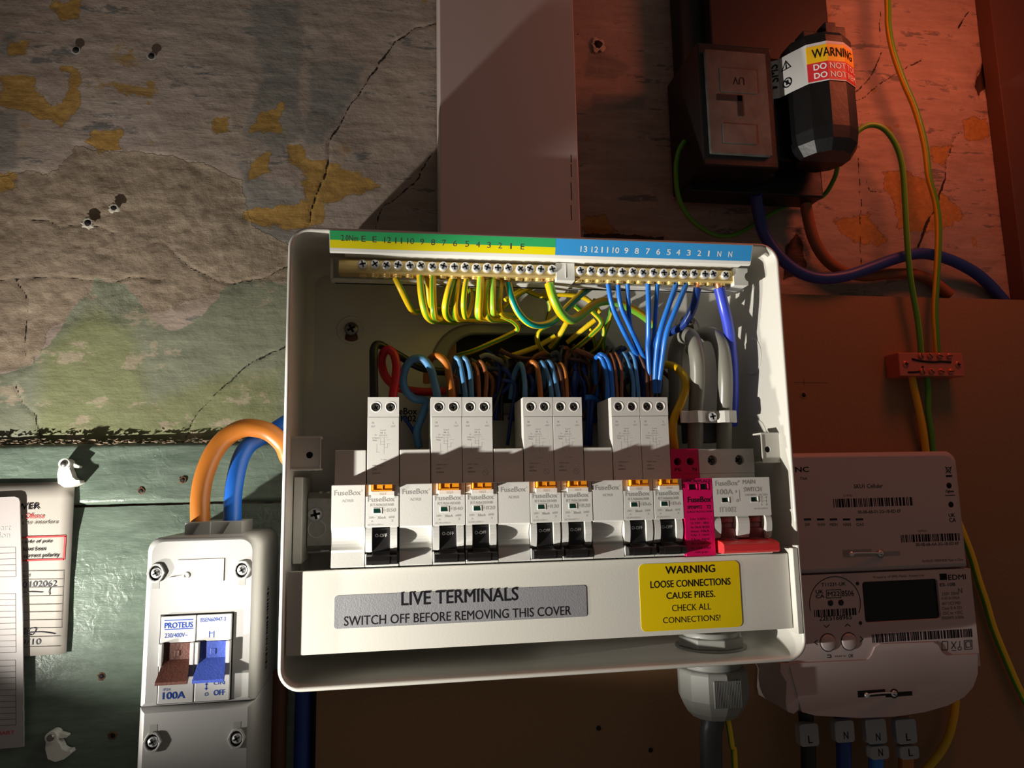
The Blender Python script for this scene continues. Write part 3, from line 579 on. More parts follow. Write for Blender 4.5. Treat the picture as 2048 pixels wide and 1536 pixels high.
# main switch
XM = mod(12); t = thing('main_switch', 'double-width main switch with a red lever bar at the right end', 'main switch', (XM+18, 83, 33))
bd = B(); bd.box(XM+.1, XM+35.9, 26, 108, 35, SH); bd.plate(XM+.1, XM+35.9, 108, 122.6, 35, SH, [circ(XM+8.7, 115.8, 3.1), circ(XM+26.5, 115.8, 3.1)], 0, 1, True, 6); bd.build('body', ['module', 'hole'], t, .6)
for a in (8.7, 26.5):
    q = B(); screw_head(q, XM+a, 115.8, SH-3.2, 2.9, 0, 1, ang=.6, dome=.4); q.build('terminal_screw', ['dsteel', 'hole'], t)
ns = B(); ns.plate(XM+.2, XM+35.8, 82.8, 105, SH, NH, [(XM+5.5, XM+9.6, 90.9, 93.5, 'r'), (XM+23.6, XM+27.7, 90.9, 93.5, 'r')], 0, 1, True, .8)
ck = [(82.8, SH), (82.8, 81.5)]+curve_prof((81.6, 82.6), (76, 84), (70.5, 80.8))+[(69.4, 78), (69.4, SH)]
for a, c in ((.2, 4.2), (14.6, 21.8), (32.2, 35.8)): ns.ext(ck, XM+a, XM+c)
ns.box(XM+.2, XM+35.8, 61, 69.4, SH, 75); ns.box(XM+.2, XM+35.8, 61, 62.2, SH, 82); ns.box(XM+4.2, XM+14.6, 69.4, 82.8, SH, 71); ns.box(XM+21.8, XM+32.2, 69.4, 82.8, SH, 71); ns.build('nose', ['module', 'green_dk'], t, .35)
for a in (5.5, 23.6):
    q = B(); q.box(XM+a+4.1, XM+a+4.6, 90.6, 93.8, NH, NH+.2); q.box(XM+a-.3, XM+a+4.6, 90.5, 90.9, NH, NH+.2); q.build('window_frame', 'bright', t)
for a in (4.4, 22.0):
    lv = B(); lv.ext([(82.4, 72), (82.4, 78), (79, 78.2), (78.6, 77), (76, 77), (75.6, 78.6), (70, 79.6), (69.5, 84), (66, 84), (66, 76), (69.6, 72)], XM+a, XM+a+10); lv.build('lever', 'dred', t, .25)
    text(t, 'OFF', XM+a+2.6, XM+a+7.4, 79.4, 81.2, 78.2, 'red')
lb_ = B(); lb_.ext([(69.6, 80), (68.6, 88), (67.4, 90.4), (63.4, 90.6), (62.4, 89), (62.4, 79)], XM+1.6, XM+35.4); lb_.build('lever_bar', 'red', t, .5)
f = lambda s, a, b_, c, d, ink='gink', bo=.008: text(t, s, XM+a, XM+b_, c, d, NH+.06, ink, bo)
f('FuseBox', 1.8, 15.6, 100.4, 103.4, bo=.006); f('®', 15.8, 16.8, 102.2, 103.4); f('MAIN', 18.8, 26.6, 101.2, 103.6); f('SWITCH', 19.2, 30.2, 96.7, 99.3); f('100A', 2.6, 12.2, 95.4, 98.4); f('I', 14, 14.6, 96.2, 97.6); f('0', 14.3, 15.5, 90.8, 92.6); f('IT1002', 3.6, 13.6, 85.2, 88.2, 'g2ink')
f('230/400V~ AC22A', 19.6, 34, 94.3, 95.4, bo=0); f('2  4', 29.5, 33.4, 92.6, 93.8, bo=0); f('1  3', 29.8, 33.4, 88.4, 89.6, bo=0); f('IEC/EN 60947-3', 25.2, 33.6, 86.4, 87.2, bo=0)
q = B(); q.box(XM+16.2, XM+16.6, 91.4, 98, NH, NH+.05); q.box(XM+30, XM+30.2, 90, 92.2, NH, NH+.05); q.box(XM+32.8, XM+33, 90, 92.2, NH, NH+.05); q.box(XM+30, XM+33, 91, 91.2, NH, NH+.05); q.build('circuit_diagram', 'gink', t)
text(t, 'L', XM+3, XM+4.2, 118.8, 120.6, SH+.06, 'wink'); text(t, '2.5Nm', XM+14.6, XM+20.6, 118.6, 120.2, SH+.06, 'wink'); text(t, 'N', XM+30.6, XM+32.4, 118.8, 120.6, SH+.06, 'wink')

# ================================================================ TERMINAL BARS
lc = thing('terminal_carrier', 'long white plastic carrier with the numbered label strip along the top', 'label carrier', (150, 238, 44))
cr_ = B(); cr_.prism(rrect(20.5, 286, 227.5, 243, 2), 42, 45); cr_.box(20.5, 286, 227.5, 229, 42, 51); cr_.box(20.5, 22, 228, 240, 42, 54); cr_.build('carrier_tray', 'white', lc, .5)
sh = B(); sh.ext([(246, 80), (246, 87), (245.6, 87.4), (236.2, 83.55), (234.6, 82.6), (234.6, 80)], 22.6, 274.6); sh.box(30, 272, 236, 239, 45, 81); sh.build('label_shelf', 'bright', lc, .8)
xsp = U(1111, 495, 85.4)[0]
SL_ = lambda z, e=.08: 87.4-(245.6-z)*.41+e
def band_(xa, xb, za, zb, e=.1): q = B(); q.add([(xa, za, SL_(za, e)), (xb, za, SL_(za, e)), (xb, zb, SL_(zb, e)), (xa, zb, SL_(zb, e))], [(0, 1, 2, 3)]); return q
band_(22.9, xsp, 236.5, 240.6).build('yellow_band', 'lab_y', lc); band_(22.9, xsp, 240.6, 245.3).build('green_band', 'lab_g', lc)
band_(xsp+.1, 274.2, 236.5, 245.3).build('blue_band', 'lab_b', lc)
def num(s, x, y, w, hgt, ink, bo):
    a = U(x, y, 85.5); text(lc, s, a[0]-w/2, a[0]+w/2, a[1]-hgt/2, a[1]+hgt/2, 85.52, ink, bo, place=lambda X, Z: (X, Z, SL_(Z, .16)))
for s_, x in zip(['2.0Nm', 'E', 'E', '12', '11', '10', '9', '8', '7', '6', '5', '4', '3', '2', '1', 'E'], [699, 727, 749, 775, 797, 821, 844, 866, 888, 910, 934, 956, 978, 1000, 1022, 1045]):
    num(s_, x, 477+(x-700)*.047, {5: 9.2, 2: 3.8}.get(len(s_), .9 if s_ == '1' else 2.2), 3.0, 'dgink', 0)
for s_, x in zip(['13', '12', '11', '10', '9', '8', '7', '6', '5', '4', '3', '2', '1', 'N', 'N'], [1168, 1190, 1210, 1232, 1253, 1274, 1296, 1317, 1338, 1357, 1378, 1399, 1418, 1439, 1461]):
    num(s_, x, 498+(x-1168)*.035, 4.0 if len(s_) == 2 else (.9 if s_ == '1' else 2.4), 3.1, 'wink', .02)
def term_bar(name, label, xa, xb, pts, cat='terminal bar'):
    t = thing(name, label, cat, ((xa+xb)/2, 230, 60))
    q = B(); holes = []
    for (x, y) in pts: holes.append(circ(U(x, y, 74)[0], 230.9, 2.0, 12))
    q.ext([(226.4, 62), (226.4, 70.5), (227.4, 71.6), (233.6, 71.6), (234.6, 70.5), (234.6, 62)], xa, xb)
    for (x, y) in pts:   # entry sleeves on the underside
        X = U(x, y, 74)[0]; q.lathe((X, 225.2, 66.5), [(1.5, 0), (2.3, 0), (2.3, 1.8)], 'Z', 14)
    q.build('brass_bar', 'brass', t, .3)
    for k, (x, y) in enumerate(pts):
        X = U(x, y, 74)[0]; z = 230.9+[0, .25, -.15, .2][k % 4]; q = B(); q.lathe((X, z, 73.4), [(2.75, -2.4), (2.75, -.2), (2.5, .3), (1.6, .45), (.01, .25)], 'H', 20)
        for w in (0, 1):
            a = .25+k*.37+w*math.pi/2; c, s__ = math.cos(a), math.sin(a); L, wd_ = 1.9, .42
            q.prism([(X+c*L-s__*wd_, z+s__*L+c*wd_), (X-c*L-s__*wd_, z-s__*L+c*wd_), (X-c*L+s__*wd_, z-s__*L-c*wd_), (X+c*L+s__*wd_, z+s__*L-c*wd_)], 73.4, 74.0, 1)
        q.build('clamp_screw', ['chrome', 'hole'], t)
    return t
EP = [(725, 523), (750, 524), (773, 525), (796, 526), (820, 527), (842, 527), (865, 528), (887, 529), (909, 530), (931, 531), (953, 531), (975, 533), (996, 533), (1017, 534), (1041, 531), (1060, 535), (1082, 535), (1105, 533)]
NP = [(1162, 537), (1183, 537), (1204, 538), (1225, 539), (1245.5, 540), (1266.7, 540), (1287, 541), (1308, 541), (1328.5, 542), (1349, 543), (1369.5, 544), (1389.4, 544), (1410.6, 545), (1427.6, 546), (1452, 544)]
term_bar('earth_bar', 'brass earth terminal bar with chrome screws under the green and yellow label', U(678, 530, 70)[0], U(1112, 535, 70)[0], EP)
term_bar('neutral_bar', 'brass neutral terminal bar with chrome screws under the blue label', U(1148, 538, 70)[0], U(1466, 545, 70)[0], NP)
q = B(); xa, xb = U(1112, 540, 72)[0], U(1149, 540, 72)[0]; q.box(xa, xb, 224.5, 235.5, 45, 72.5); q.box((xa+xb)/2-.2, (xa+xb)/2+.2, 226, 235, 72.5, 72.9); q.build('divider_block', 'white', lc, .5)
xa, xb = U(1460, 540, 72)[0], U(1494, 540, 72)[0]; xa += 2
P = [(xa, 224.5), (xb, 224.5), (xb, 227), (xb-1.6, 228), (xb-2.2, 230), (xb-1.6, 232), (xb, 233), (xb, 235.5), (xa, 235.5)]
B().prism(P, 45, 72.5).build('end_block', 'white', lc, .4)
q = B(); a = U(699, 548, 46.5); screw_head(q, a[0], a[1], 47, 3.4, 0, 1, ang=.4, dome=1.2); q.build('carrier_screw', ['chrome', 'hole'], lc)

# ================================================================ COVER PLATE
cp = thing('terminal_cover', 'white cover plate across the box with silver and yellow warning stickers', 'cover plate', (147, 17, 77))
B().box(3.2, 288.4, 17.3, 60.2, 76.6, 78.4).build('cover_panel', 'box', cp, .5)
B().box(3.4, 288.2, 17.3, 18.8, 60, 76.6).build('cover_flange', 'box', cp)
x0, z0 = U(668, 1262, 78.5); x1, z1 = U(1172, 1170, 78.5)
ss = B().prism(rrect(x0, x1, z0+1.0, z1, 1.6), 78.4, 78.65).build('silver_sticker', 'silver', cp, props={'label': 'silver LIVE TERMINALS sticker'})
def line(parent, s, xa, ya, xb, hpx, h, ink, bold, name='lettering'):   # text box from its baseline end points in the photograph
    a = U(xa, ya, h); c = U(xb, ya, h); text(parent, s, a[0], c[0], a[1], a[1]+hpx*.255, h, ink, bold, name=name)
text(ss, 'LIVE TERMINALS', U(803, 1200, 78.7)[0], U(1036, 1190, 78.7)[0], U(803, 1211, 78.7)[1], U(803, 1184, 78.7)[1], 78.7, 'ink', .022)
text(ss, 'SWITCH OFF BEFORE REMOVING THIS COVER', U(688, 1240, 78.7)[0], U(1142, 1225, 78.7)[0], U(688, 1252, 78.7)[1], U(688, 1233, 78.7)[1], 78.7, 'ink', .006)
x0, z0 = U(1283, 1264, 78.5); x1, z1 = U(1477, 1121, 78.5)
ys = B().prism(rrect(x0, x1, z0, z1, 3), 78.4, 78.65).build('yellow_sticker', 'sticker', cp, props={'label': 'yellow WARNING sticker'})
for s_, xa, xb, ya, yb, bo in (('WARNING', 1331, 1430, 1146, 1131, .03), ('LOOSE CONNECTIONS', 1301, 1461, 1173, 1159, .02), ('CAUSE PIRES.', 1333, 1430, 1196, 1183, .02), ('CHECK ALL', 1344, 1422, 1221, 1208, 0), ('CONNECTIONS!', 1326, 1441, 1244, 1232, 0)):
    text(ys, s_, U(xa, ya, 78.7)[0], U(xb, ya, 78.7)[0], U((xa+xb)/2, ya, 78.7)[1], U((xa+xb)/2, yb, 78.7)[1], 78.7, 'ink', bo)

# ================================================================ WIRES
def pts(L, hs):
    n = len(L); out = []
    if not isinstance(hs, (list, tuple)): hs = [hs]*n
    if len(hs) < n:
        hs = list(np.interp(np.linspace(0, 1, n), np.linspace(0, 1, len(hs)), hs))
    for (x, y), h in zip(L, hs): a = U(x, y, h); out.append((a[0], a[1], h))
    return out
def wire(name, label, L, hs, r, m, stripe=None, group=None, cat='wire', twist=0, phase=0, n=16, tip=False, tail=None, copper=None):
    P = pts(L, hs)
    if tail: P += tail
    ms = [m] if stripe is None else [m, stripe[1]]
    b = B().tube(P, r, n, 0, None if stripe is None else (stripe[0], 1), twist, phase)
    if copper:
        e = thing(name, label, cat, P[0], group); b.build('insulation', ms, e, recalc=False)
        p0 = Vector(P[0]); d = (p0-Vector(P[1])).normalized()
        B().tube([p0-d*.3, p0+d*copper*.5, p0+d*copper], r*.62, 8).build('copper_end', 'copper', e)
        return e
    o = b.build(name, ms, origin=P[0], recalc=False); return tag(o, label, cat, group)
EG = 'green and yellow earth wires under the earth bar'
def back(x, y, h0=24): a = U(x, y, h0); return [(a[0], a[1], h0)]
EW = [([(791,556),(803,581),(818,611),(828,624),(842,622)], [66,66,56,44,34], 1.7, .22, 'w_g', 1.6, 'earth wire at the far left of the earth bar, bent right below it'),
 ([(840,548),(843,590),(851,626),(863,640)], [67,68,64,48], 2.0, .2, 'w_lg', 2.6, 'thick earth wire, left one of the first bunch of three'),
 ([(854,552),(856,581),(861,612)], [64,62,54], 1.3, .2, 'w_g', 1, 'thin earth wire in the middle of the first bunch'),
 ([(866,548),(866,590),(868,628),(874,636)], [67,69,66,50], 1.9, .2, 'w_g', 0, 'thick earth wire, right one of the first bunch of three'),
 ([(904,560),(895,590),(890,620),(897,636)], [66,69,66,50], 2.0, .2, 'w_g', 2.2, 'fat yellow earth wire leaning left in the second bunch'),
 ([(917,556),(912,586),(909,615),(914,636)], [64,66,64,50], 1.8, .24, 'w_g', .3, 'yellow earth wire in the middle of the second bunch'),
 ([(933,558),(929,582),(927,613),(931,634),(938,622),(943,598),(941,575)], [66,68,66,56,48,42,36], 1.55, .2, 'w_g', 2.4, 'earth wire looping back up at the right of the second bunch'),
 ([(962,552),(960,590),(957,628),(964,634)], [67,70,66,50], 2.2, .16, 'w_lg', .2, 'fattest bright yellow earth wire, left of the third bunch'),
 ([(976,552),(972,590),(972,623),(980,638)], [66,68,64,50], 1.6, .2, 'w_lg', 2.4, 'slim earth wire second from left in the third bunch'),
 ([(987,558),(986,590),(986,624),(992,626)], [67,70,66,50], 1.6, .24, 'w_lg', 0, 'earth wire with a green stripe third in the third bunch'),
 ([(1001,550),(1002,581),(999,606),(1002,626),(1014,634)], [64,66,66,58,46], 1.35, .24, 'w_lg', .6, 'thinnest earth wire at the right of the third bunch')]
for i, (L, hs, r, fr_, sm_, ph, lb) in enumerate(EW):
    x, y = L[-1]; e = L+[(x+14, y+2), (x+50, y+4)]; hh = hs+[30, 20]
    wire('earth_wire', lb, e, hh, r*1.08, 'w_y', (fr_*.6, sm_), EG, phase=ph, copper=3)
wire('earth_wire', 'teal and yellow earth wire curving right from the earth bar', [(1016,566),(1023,595),(1037,625),(1058,646),(1082,651),(1108,641),(1138,611),(1165,586),(1190,570)], [66,66,64,62,58,54,48,42,36], 2.15, 'w_teal', (.24, 'w_y'), EG, phase=.9, copper=4.5)
wire('earth_wire', 'thick bright green and gold earth cable from the end of the earth bar', [(1098,567),(1107,597),(1122,626),(1142,640),(1165,628),(1184,612),(1204,603),(1230,604),(1265,618),(1295,638),(1320,665)], [66,66,62,56,50,46,42,38,34,30,26], 2.8, 'w_gold', (.22, 'w_lg'), EG, phase=1.9, twist=.012, copper=4.5)
# yellow and green wires sinking into the rear slot
DG = 'yellow and green wires sagging into the rear slot'
DY = [([(1002,631),(1027,643),(1036,658),(1016,671),(977,689),(944,703),(912,712)], [44,40,34,30,26,20,10], 1.7, 'yellow wire doubling back left over the dark slot'),
 ([(1110,672),(1076,692),(1040,706),(1001,719),(975,728)], [30,28,26,22,12], 1.8, 'straight yellow wire crossing the slot down to the left'),
 ([(1100,650),(1080,662),(1076,680),(1083,697),(1100,712)], [34,34,32,28,20], 1.2, 'thin yellow wire bent like a bracket in the slot'),
 ([(1088,655),(1074,668),(1073,684),(1082,702),(1090,716)], [32,31,29,25,18], 1.2, 'thin green wire bent like a bracket in the slot'),
 ([(1134,645),(1120,670),(1101,695)], [34,30,22], 2.0, 'brownish yellow wire sloping left in the slot'),
 ([(1190,640),(1165,660),(1135,685)], [34,30,22], 1.7, 'dull yellow wire sloping left behind the first'),
 ([(1184,622),(1203,645),(1185,668),(1158,692),(1140,705)], [40,38,34,28,18], 1.7, 'bright yellow wire with a sharp bend right of the slot'),
 ([(1203,640),(1208,665),(1198,690),(1182,706)], [38,34,28,18], 1.5, 'olive green wire down the right end of the slot'),
 ([(1225,610),(1218,640),(1206,680),(1212,712)], [34,30,26,18], 1.7, 'teal green wire hanging at the right end of the slot'),
 ([(1050,580),(1083,592),(1124,589),(1170,596),(1200,625)], [28,28,28,26,24], 1.7, 'gold wire arching under the terminal bars'),
 ([(1006,617),(1037,589),(1070,572)], [34,30,26], 1.7, 'gold wire rising right behind the teal earth wire'),
 ([(1010,600),(1045,575),(1062,568)], [30,26,22], 1.4, 'second gold wire rising to the bars'),
 ([(1150,612),(1172,625),(1190,600)], [34,32,28], 1.6, 'short looped yellow wire right of the big green cable'),
 ([(1176,645),(1186,672),(1192,700)], [30,26,18], 1.3, 'thin olive wire dropping past the slot'),
 ([(1085,585),(1100,610),(1095,640)], [24,22,18], 1.5, 'dim yellow wire behind the middle of the bars')]
for L, hs, r, lb in DY: wire('slot_wire', lb, L, hs, r, 'w_y' if 'green' not in lb else 'w_g', (.12, 'w_g' if 'green' not in lb else 'w_y'), DG, phase=random.uniform(0, 3), twist=.02)
# blue neutrals
NG = 'blue neutral wires hanging from the neutral bar'
NB = [([(1216,568),(1224,610),(1241,650),(1264,695),(1290,740),(1300,785)], [66,64,58,50,42,36], 1.5, 'w_blue', 'leftmost bright blue neutral wire'),
 ([(1236,570),(1241,610),(1258,650),(1281,700),(1300,745),(1305,790)], [66,64,58,50,44,38], 1.5, 'w_blue', 'second bright blue neutral wire from the left'),
 ([(1255,568),(1257,610),(1261,652),(1276,700),(1292,740)], [66,62,54,46,38], 1.4, 'w_blue', 'third bright blue neutral wire from the left'),
 ([(1296,568),(1297,610),(1297,667),(1296,703),(1302,790)], [66,66,60,54,46], 1.6, 'w_blue', 'straight thick blue neutral wire in the middle of the bar'),
 ([(1315,568),(1312,610),(1309,667),(1304,709),(1306,790)], [66,64,58,52,44], 1.4, 'w_blue', 'straight thin blue neutral wire just right of the straight thick one'),
 ([(1353,568),(1338,610),(1321,661),(1313,709),(1309,785)], [66,68,66,60,52], 1.7, 'w_blue', 'blue neutral wire slanting down left, the left one of two'),
 ([(1373,568),(1353,616),(1333,667),(1324,723),(1316,785)], [66,69,67,60,52], 1.7, 'w_blue', 'blue neutral wire slanting down left, the right one of two'),
 ([(1395,576),(1386,616),(1366,650),(1338,666)], [66,62,52,40], 2.5, 'w_dblue', 'thick dark blue neutral wire curling back behind the grey cables'),
 ([(1438,576),(1448,616),(1456,650),(1462,695),(1466,737),(1467,808),(1464,850)], [66,64,60,54,48,40,34], 3.5, 'w_pblue', 'thick violet blue neutral cable at the right of the bar')]
for L, hs, r, m_, lb in NB: wire('neutral_wire', lb, L, hs, r, m_, None, NG, copper=4.5 if r > 2 else 3.2)
# loops into the breakers
LG = 'cable loops entering the tops of the breakers'
def loopw(L, r, m_, lb, hin=52, top=46, rear=20):
    n = len(L); ys = [p[1] for p in L]; it = ys.index(min(ys)); hs = [hin+(top-hin)*min(i/max(it, 1), 1) if i <= it else top-(top-rear-8)*(i-it)/max(n-1-it, 1) for i in range(n)]
    x, y = L[-1]
    if n-1-it < 3: L = L+[(x-5, y+22), (x-3, y+60)]; hs = hs+[hs[-1]-6, rear-2]
    a = U(L[0][0], L[0][1], hin); P = pts(L, hs); P = [(a[0], 153, hin-1)]+P
    wire_o = B().tube(P, r, 12).build('breaker_wire', m_, origin=P[0], recalc=False); tag(wire_o, lb, 'wire', LG)
loopw([(748,789),(747,723),(748,697),(757,689),(775,698),(803,714),(836,733),(870,742),(895,744)], 2.5, 'w_black', 'thick black wire entering the B50 breaker')
loopw([(786,789),(790,764),(793,731),(786,706),(772,700),(763,719),(767,744),(779,763),(798,776),(822,781),(853,784),(890,782)], 2.6, 'w_red', 'thick red wire twisted in a loop above the B50 breaker')
loopw([(874,789),(869,764),(861,736),(846,719),(826,719),(811,736),(806,761),(812,782),(828,797),(852,803),(845,830),(834,862),(838,895)], 2.5, 'w_lblue', 'thick blue wire in a big round loop left of the B40 breaker')
loopw([(904,789),(899,756),(893,728),(878,713),(863,716),(855,735),(853,765)], 2.3, 'w_orange', 'thick orange-brown wire entering the B40 breaker')
for L, r, m_, lb in [([(931,789),(926,756),(919,723),(911,716),(908,731)], 1.6, 'w_lblue', 'pale blue wire, left of the two entering the first B20 breaker'),
 ([(943,789),(941,748),(934,723),(926,716),(921,728)], 1.6, 'w_lblue', 'pale blue wire, right of the two entering the first B20 breaker'),
 ([(958,789),(956,748),(948,729),(943,730)], 1.3, 'w_brown', 'brown wire, left of the two entering the first B20 breaker'),
 ([(971,789),(973,753),(966,729),(957,724)], 1.3, 'w_brown', 'brown wire, right of the two entering the first B20 breaker'),
 ([(1050,789),(1049,758),(1043,730),(1035,734),(1026,758),(1021,797)], 1.6, 'w_lblue', 'single pale blue wire at the left of the middle pair of breakers'),
 ([(1081,789),(1078,754),(1072,730),(1063,724),(1055,732)], 1.6, 'w_orange', 'orange-brown wire entering the left middle breaker'),
 ([(1103,789),(1098,758),(1086,728),(1080,727)], 1.5, 'w_lblue', 'left pale blue wire of the pair entering the right middle breaker'),
 ([(1116,789),(1109,754),(1102,728),(1092,725)], 1.5, 'w_lblue', 'right pale blue wire of the pair entering the right middle breaker'),
 ([(1127,789),(1121,748),(1113,732),(1108,730)], 1.2, 'w_dbrown', 'dark brown wire entering the right middle breaker'),
 ([(1134,789),(1131,748),(1125,732),(1119,729)], 1.2, 'w_orange', 'orange-brown wire at the right edge of the middle pair'),
 ([(1215,789),(1214,754),(1205,720),(1195,713),(1190,728),(1193,787)], 1.5, 'w_blue', 'blue wire, left one above the first B6 breaker'),
 ([(1225,789),(1221,738),(1211,715),(1199,709),(1194,722)], 1.5, 'w_blue', 'blue wire, right one above the first B6 breaker'),
 ([(1234,789),(1230,738),(1223,713),(1217,710)], 1.1, 'w_brown', 'brown wire, left one above the first B6 breaker'),
 ([(1243,789),(1243,738),(1234,713),(1228,708)], 1.1, 'w_brown', 'brown wire, right one above the first B6 breaker'),
 ([(1267,789),(1266,758),(1254,719),(1245,707)], 1.3, 'w_lblue', 'pale blue wire, left one above the B6 pair'),
 ([(1277,789),(1273,748),(1268,717),(1258,706)], 1.3, 'w_lblue', 'pale blue wire, right one above the B6 pair'),
 ([(1295,789),(1293,748),(1281,715),(1274,709)], 1.2, 'w_dbrown', 'dark brown wire, left one above the last B6 breaker'),
 ([(1303,789),(1301,748),(1293,713),(1285,706)], 1.3, 'w_dbrown', 'dark brown wire, right one above the last B6 breaker')]:
    loopw(L, r, m_, lb)
# tangle behind: brown, blue and dark wires between slot and modules
TG = 'tangled wires behind the breaker loops'
TL = [([(975,728),(985,740),(1000,755),(1002,780)], 'w_brown'), ([(1005,735),(1020,752),(1015,775),(985,795)], 'w_dblue'), ([(1092,705),(1070,715),(1060,735),(1052,770)], 'w_brown'),
 ([(1130,695),(1135,700),(1128,730),(1120,760)], 'w_brown'), ([(1100,712),(1112,705),(1118,720),(1116,745)], 'w_dgrey'), ([(1150,700),(1180,712),(1195,730),(1190,780)], 'w_brown'),
 ([(1140,718),(1165,722),(1185,738),(1180,790)], 'w_dbrown'), ([(1165,735),(1172,760),(1160,790)], 'w_dblue'), ([(1150,745),(1148,770),(1150,800)], 'w_dblue'), ([(1075,715),(1095,718),(1110,730)], 'w_dbrown'),
 ([(1060,728),(1090,735),(1085,780)], 'w_dblue'), ([(1170,795),(1185,796),(1200,808)], 'w_blue'), ([(900,750),(915,760),(912,800)], 'w_brown'), ([(965,740),(985,760),(982,800)], 'w_brown'),
 ([(1205,735),(1208,765),(1210,800)], 'w_dbrown'), ([(1250,725),(1262,760),(1262,800)], 'w_dgrey'), ([(1285,740),(1286,765),(1288,800)], 'w_dblue'), ([(1310,700),(1310,740),(1305,800)], 'w_blue'),
 ([(1005,760),(1030,770),(1024,820),(1015,890)], 'w_dblue'), ([(1185,800),(1182,840),(1180,890)], 'w_dblue'), ([(1175,790),(1178,830),(1172,890)], 'w_dblue'), ([(806,833),(826,862),(838,897)], 'w_dblue'), ([(960,715),(975,710),(1000,722),(1010,735)], 'w_grey'), ([(1090,725),(1110,718),(1115,708)], 'w_dgrey'),
 ([(1320,700),(1322,760),(1318,820),(1322,890)], 'w_dgrey'), ([(1000,700),(1025,712),(1060,718),(1090,712)], 'w_dbrown'), ([(940,720),(970,735),(1010,740)], 'w_dgrey')]
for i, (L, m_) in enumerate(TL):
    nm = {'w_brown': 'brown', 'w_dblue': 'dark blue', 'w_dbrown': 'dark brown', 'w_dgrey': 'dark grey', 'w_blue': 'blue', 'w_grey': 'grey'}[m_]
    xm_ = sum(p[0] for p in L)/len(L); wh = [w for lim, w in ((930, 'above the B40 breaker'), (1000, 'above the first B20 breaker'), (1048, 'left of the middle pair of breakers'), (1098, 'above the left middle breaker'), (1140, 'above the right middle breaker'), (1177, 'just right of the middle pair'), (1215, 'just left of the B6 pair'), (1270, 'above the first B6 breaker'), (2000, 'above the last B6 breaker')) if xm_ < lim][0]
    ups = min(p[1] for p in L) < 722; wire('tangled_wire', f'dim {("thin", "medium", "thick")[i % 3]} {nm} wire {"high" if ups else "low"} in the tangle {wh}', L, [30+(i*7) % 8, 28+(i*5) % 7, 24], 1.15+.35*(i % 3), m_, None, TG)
# extra fill of the slot: dark wires dropping behind the modules, uncountable
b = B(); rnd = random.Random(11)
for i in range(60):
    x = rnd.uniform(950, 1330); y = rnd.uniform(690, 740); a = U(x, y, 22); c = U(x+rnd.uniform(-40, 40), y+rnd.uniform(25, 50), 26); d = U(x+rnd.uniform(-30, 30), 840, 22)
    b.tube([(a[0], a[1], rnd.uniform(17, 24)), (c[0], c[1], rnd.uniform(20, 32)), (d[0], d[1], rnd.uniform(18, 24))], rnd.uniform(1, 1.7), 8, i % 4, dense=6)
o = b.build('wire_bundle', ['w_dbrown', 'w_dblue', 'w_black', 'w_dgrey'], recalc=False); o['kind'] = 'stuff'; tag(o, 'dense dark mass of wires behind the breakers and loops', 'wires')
# grey mains tails, earth to surge protector
wire('grey_cable', 'thick grey cable arching down, the left of two under the white clamp', [(1350,850),(1352,780),(1350,720),(1356,686),(1371,669),(1386,680),(1393,709),(1396,752),(1392,822),(1391,870),(1390,905)], [22,24,28,34,44,54,58,56,50,46,44], 4.9, 'w_grey', cat='cable', group='grey cables to the main switch', n=20)
wire('grey_cable', 'thick grey cable arching down, the right of two under the white clamp', [(1385,700),(1390,682),(1410,668),(1432,674),(1444,700),(1450,752),(1449,822),(1448,870),(1448,905)], [20,32,44,53,56,56,50,46,44], 4.9, 'w_grey', cat='cable', group='grey cables to the main switch', n=20)
wire('earth_wire', 'bright yellow wire curving down to the pink surge protector', [(1322,729),(1346,732),(1366,749),(1371,774),(1363,803),(1349,836),(1346,862),(1350,900)], [34,42,50,54,54,52,50,46], 2.7, 'w_gold', None)
cl = thing('cable_clamp', 'white nylon saddle clamp screwed over the two grey cables', 'clamp', (260, 143, 40))
q = B(); ca = U(1364, 822, 58)[0]; cb = U(1475, 830, 58)[0]; za, zb = 139.6, 147.2; c1 = U(1392, 830, 54)[0]; c2 = U(1448, 830, 54)[0]; cm = (c1+c2)/2
prof = [(ca, 44), (ca, 57)] + [(c1+6.2*math.cos(math.radians(t)), 52+7.6*math.sin(math.radians(t))) for t in range(150, 20, -26)] + [(cm-2.5, 55), (cm+2.5, 55)] + [(c2+6.2*math.cos(math.radians(t)), 52+7.6*math.sin(math.radians(t))) for t in range(160, 30, -26)] + [(cb, 57), (cb, 44)]
inn = [(x, h-1.8) for x, h in prof[1:-1]]
nP = len(prof); prof2 = [(x, h-1.9) for x, h in prof]
vs = [(x, z, h) for z in (za, zb) for x, h in prof]+[(x, z, h) for z in (za, zb) for x, h in prof2]
fs = []
for i in range(nP-1): fs += [(i, i+1, nP+i+1, nP+i), (2*nP+i, 2*nP+i+1, 3*nP+i+1, 3*nP+i), (i, i+1, 2*nP+i+1, 2*nP+i), (nP+i, nP+i+1, 3*nP+i+1, 3*nP+i)]
fs += [(0, nP, 3*nP, 2*nP), (nP-1, 2*nP-1, 4*nP-1, 3*nP-1)]
q.add(vs, fs, 0, False); q.build('saddle', 'nylon', cl, .5)
q = B(); screw_head(q, cm, 143.4, 57.3, 3.1, 0, 1, ang=.2, dome=1); q.build('clamp_screw', ['chrome', 'hole'], cl)
B().box(cm-10, cm+12, 128, 148, 30, 43).build('clamp_block', 'w_dgrey', cl, .8)
# small label printed on the back panel
text(en, 'FuseBox', U(775, 825, 14)[0], U(834, 822, 14)[0], U(800, 829, 14)[1], U(800, 816, 14)[1], 14.1, 'ink', .03); text(en, 'IT1002', U(785, 840, 14)[0], U(832, 840, 14)[0], U(800, 843, 14)[1], U(800, 831, 14)[1], 14.1, 'ink', .03)

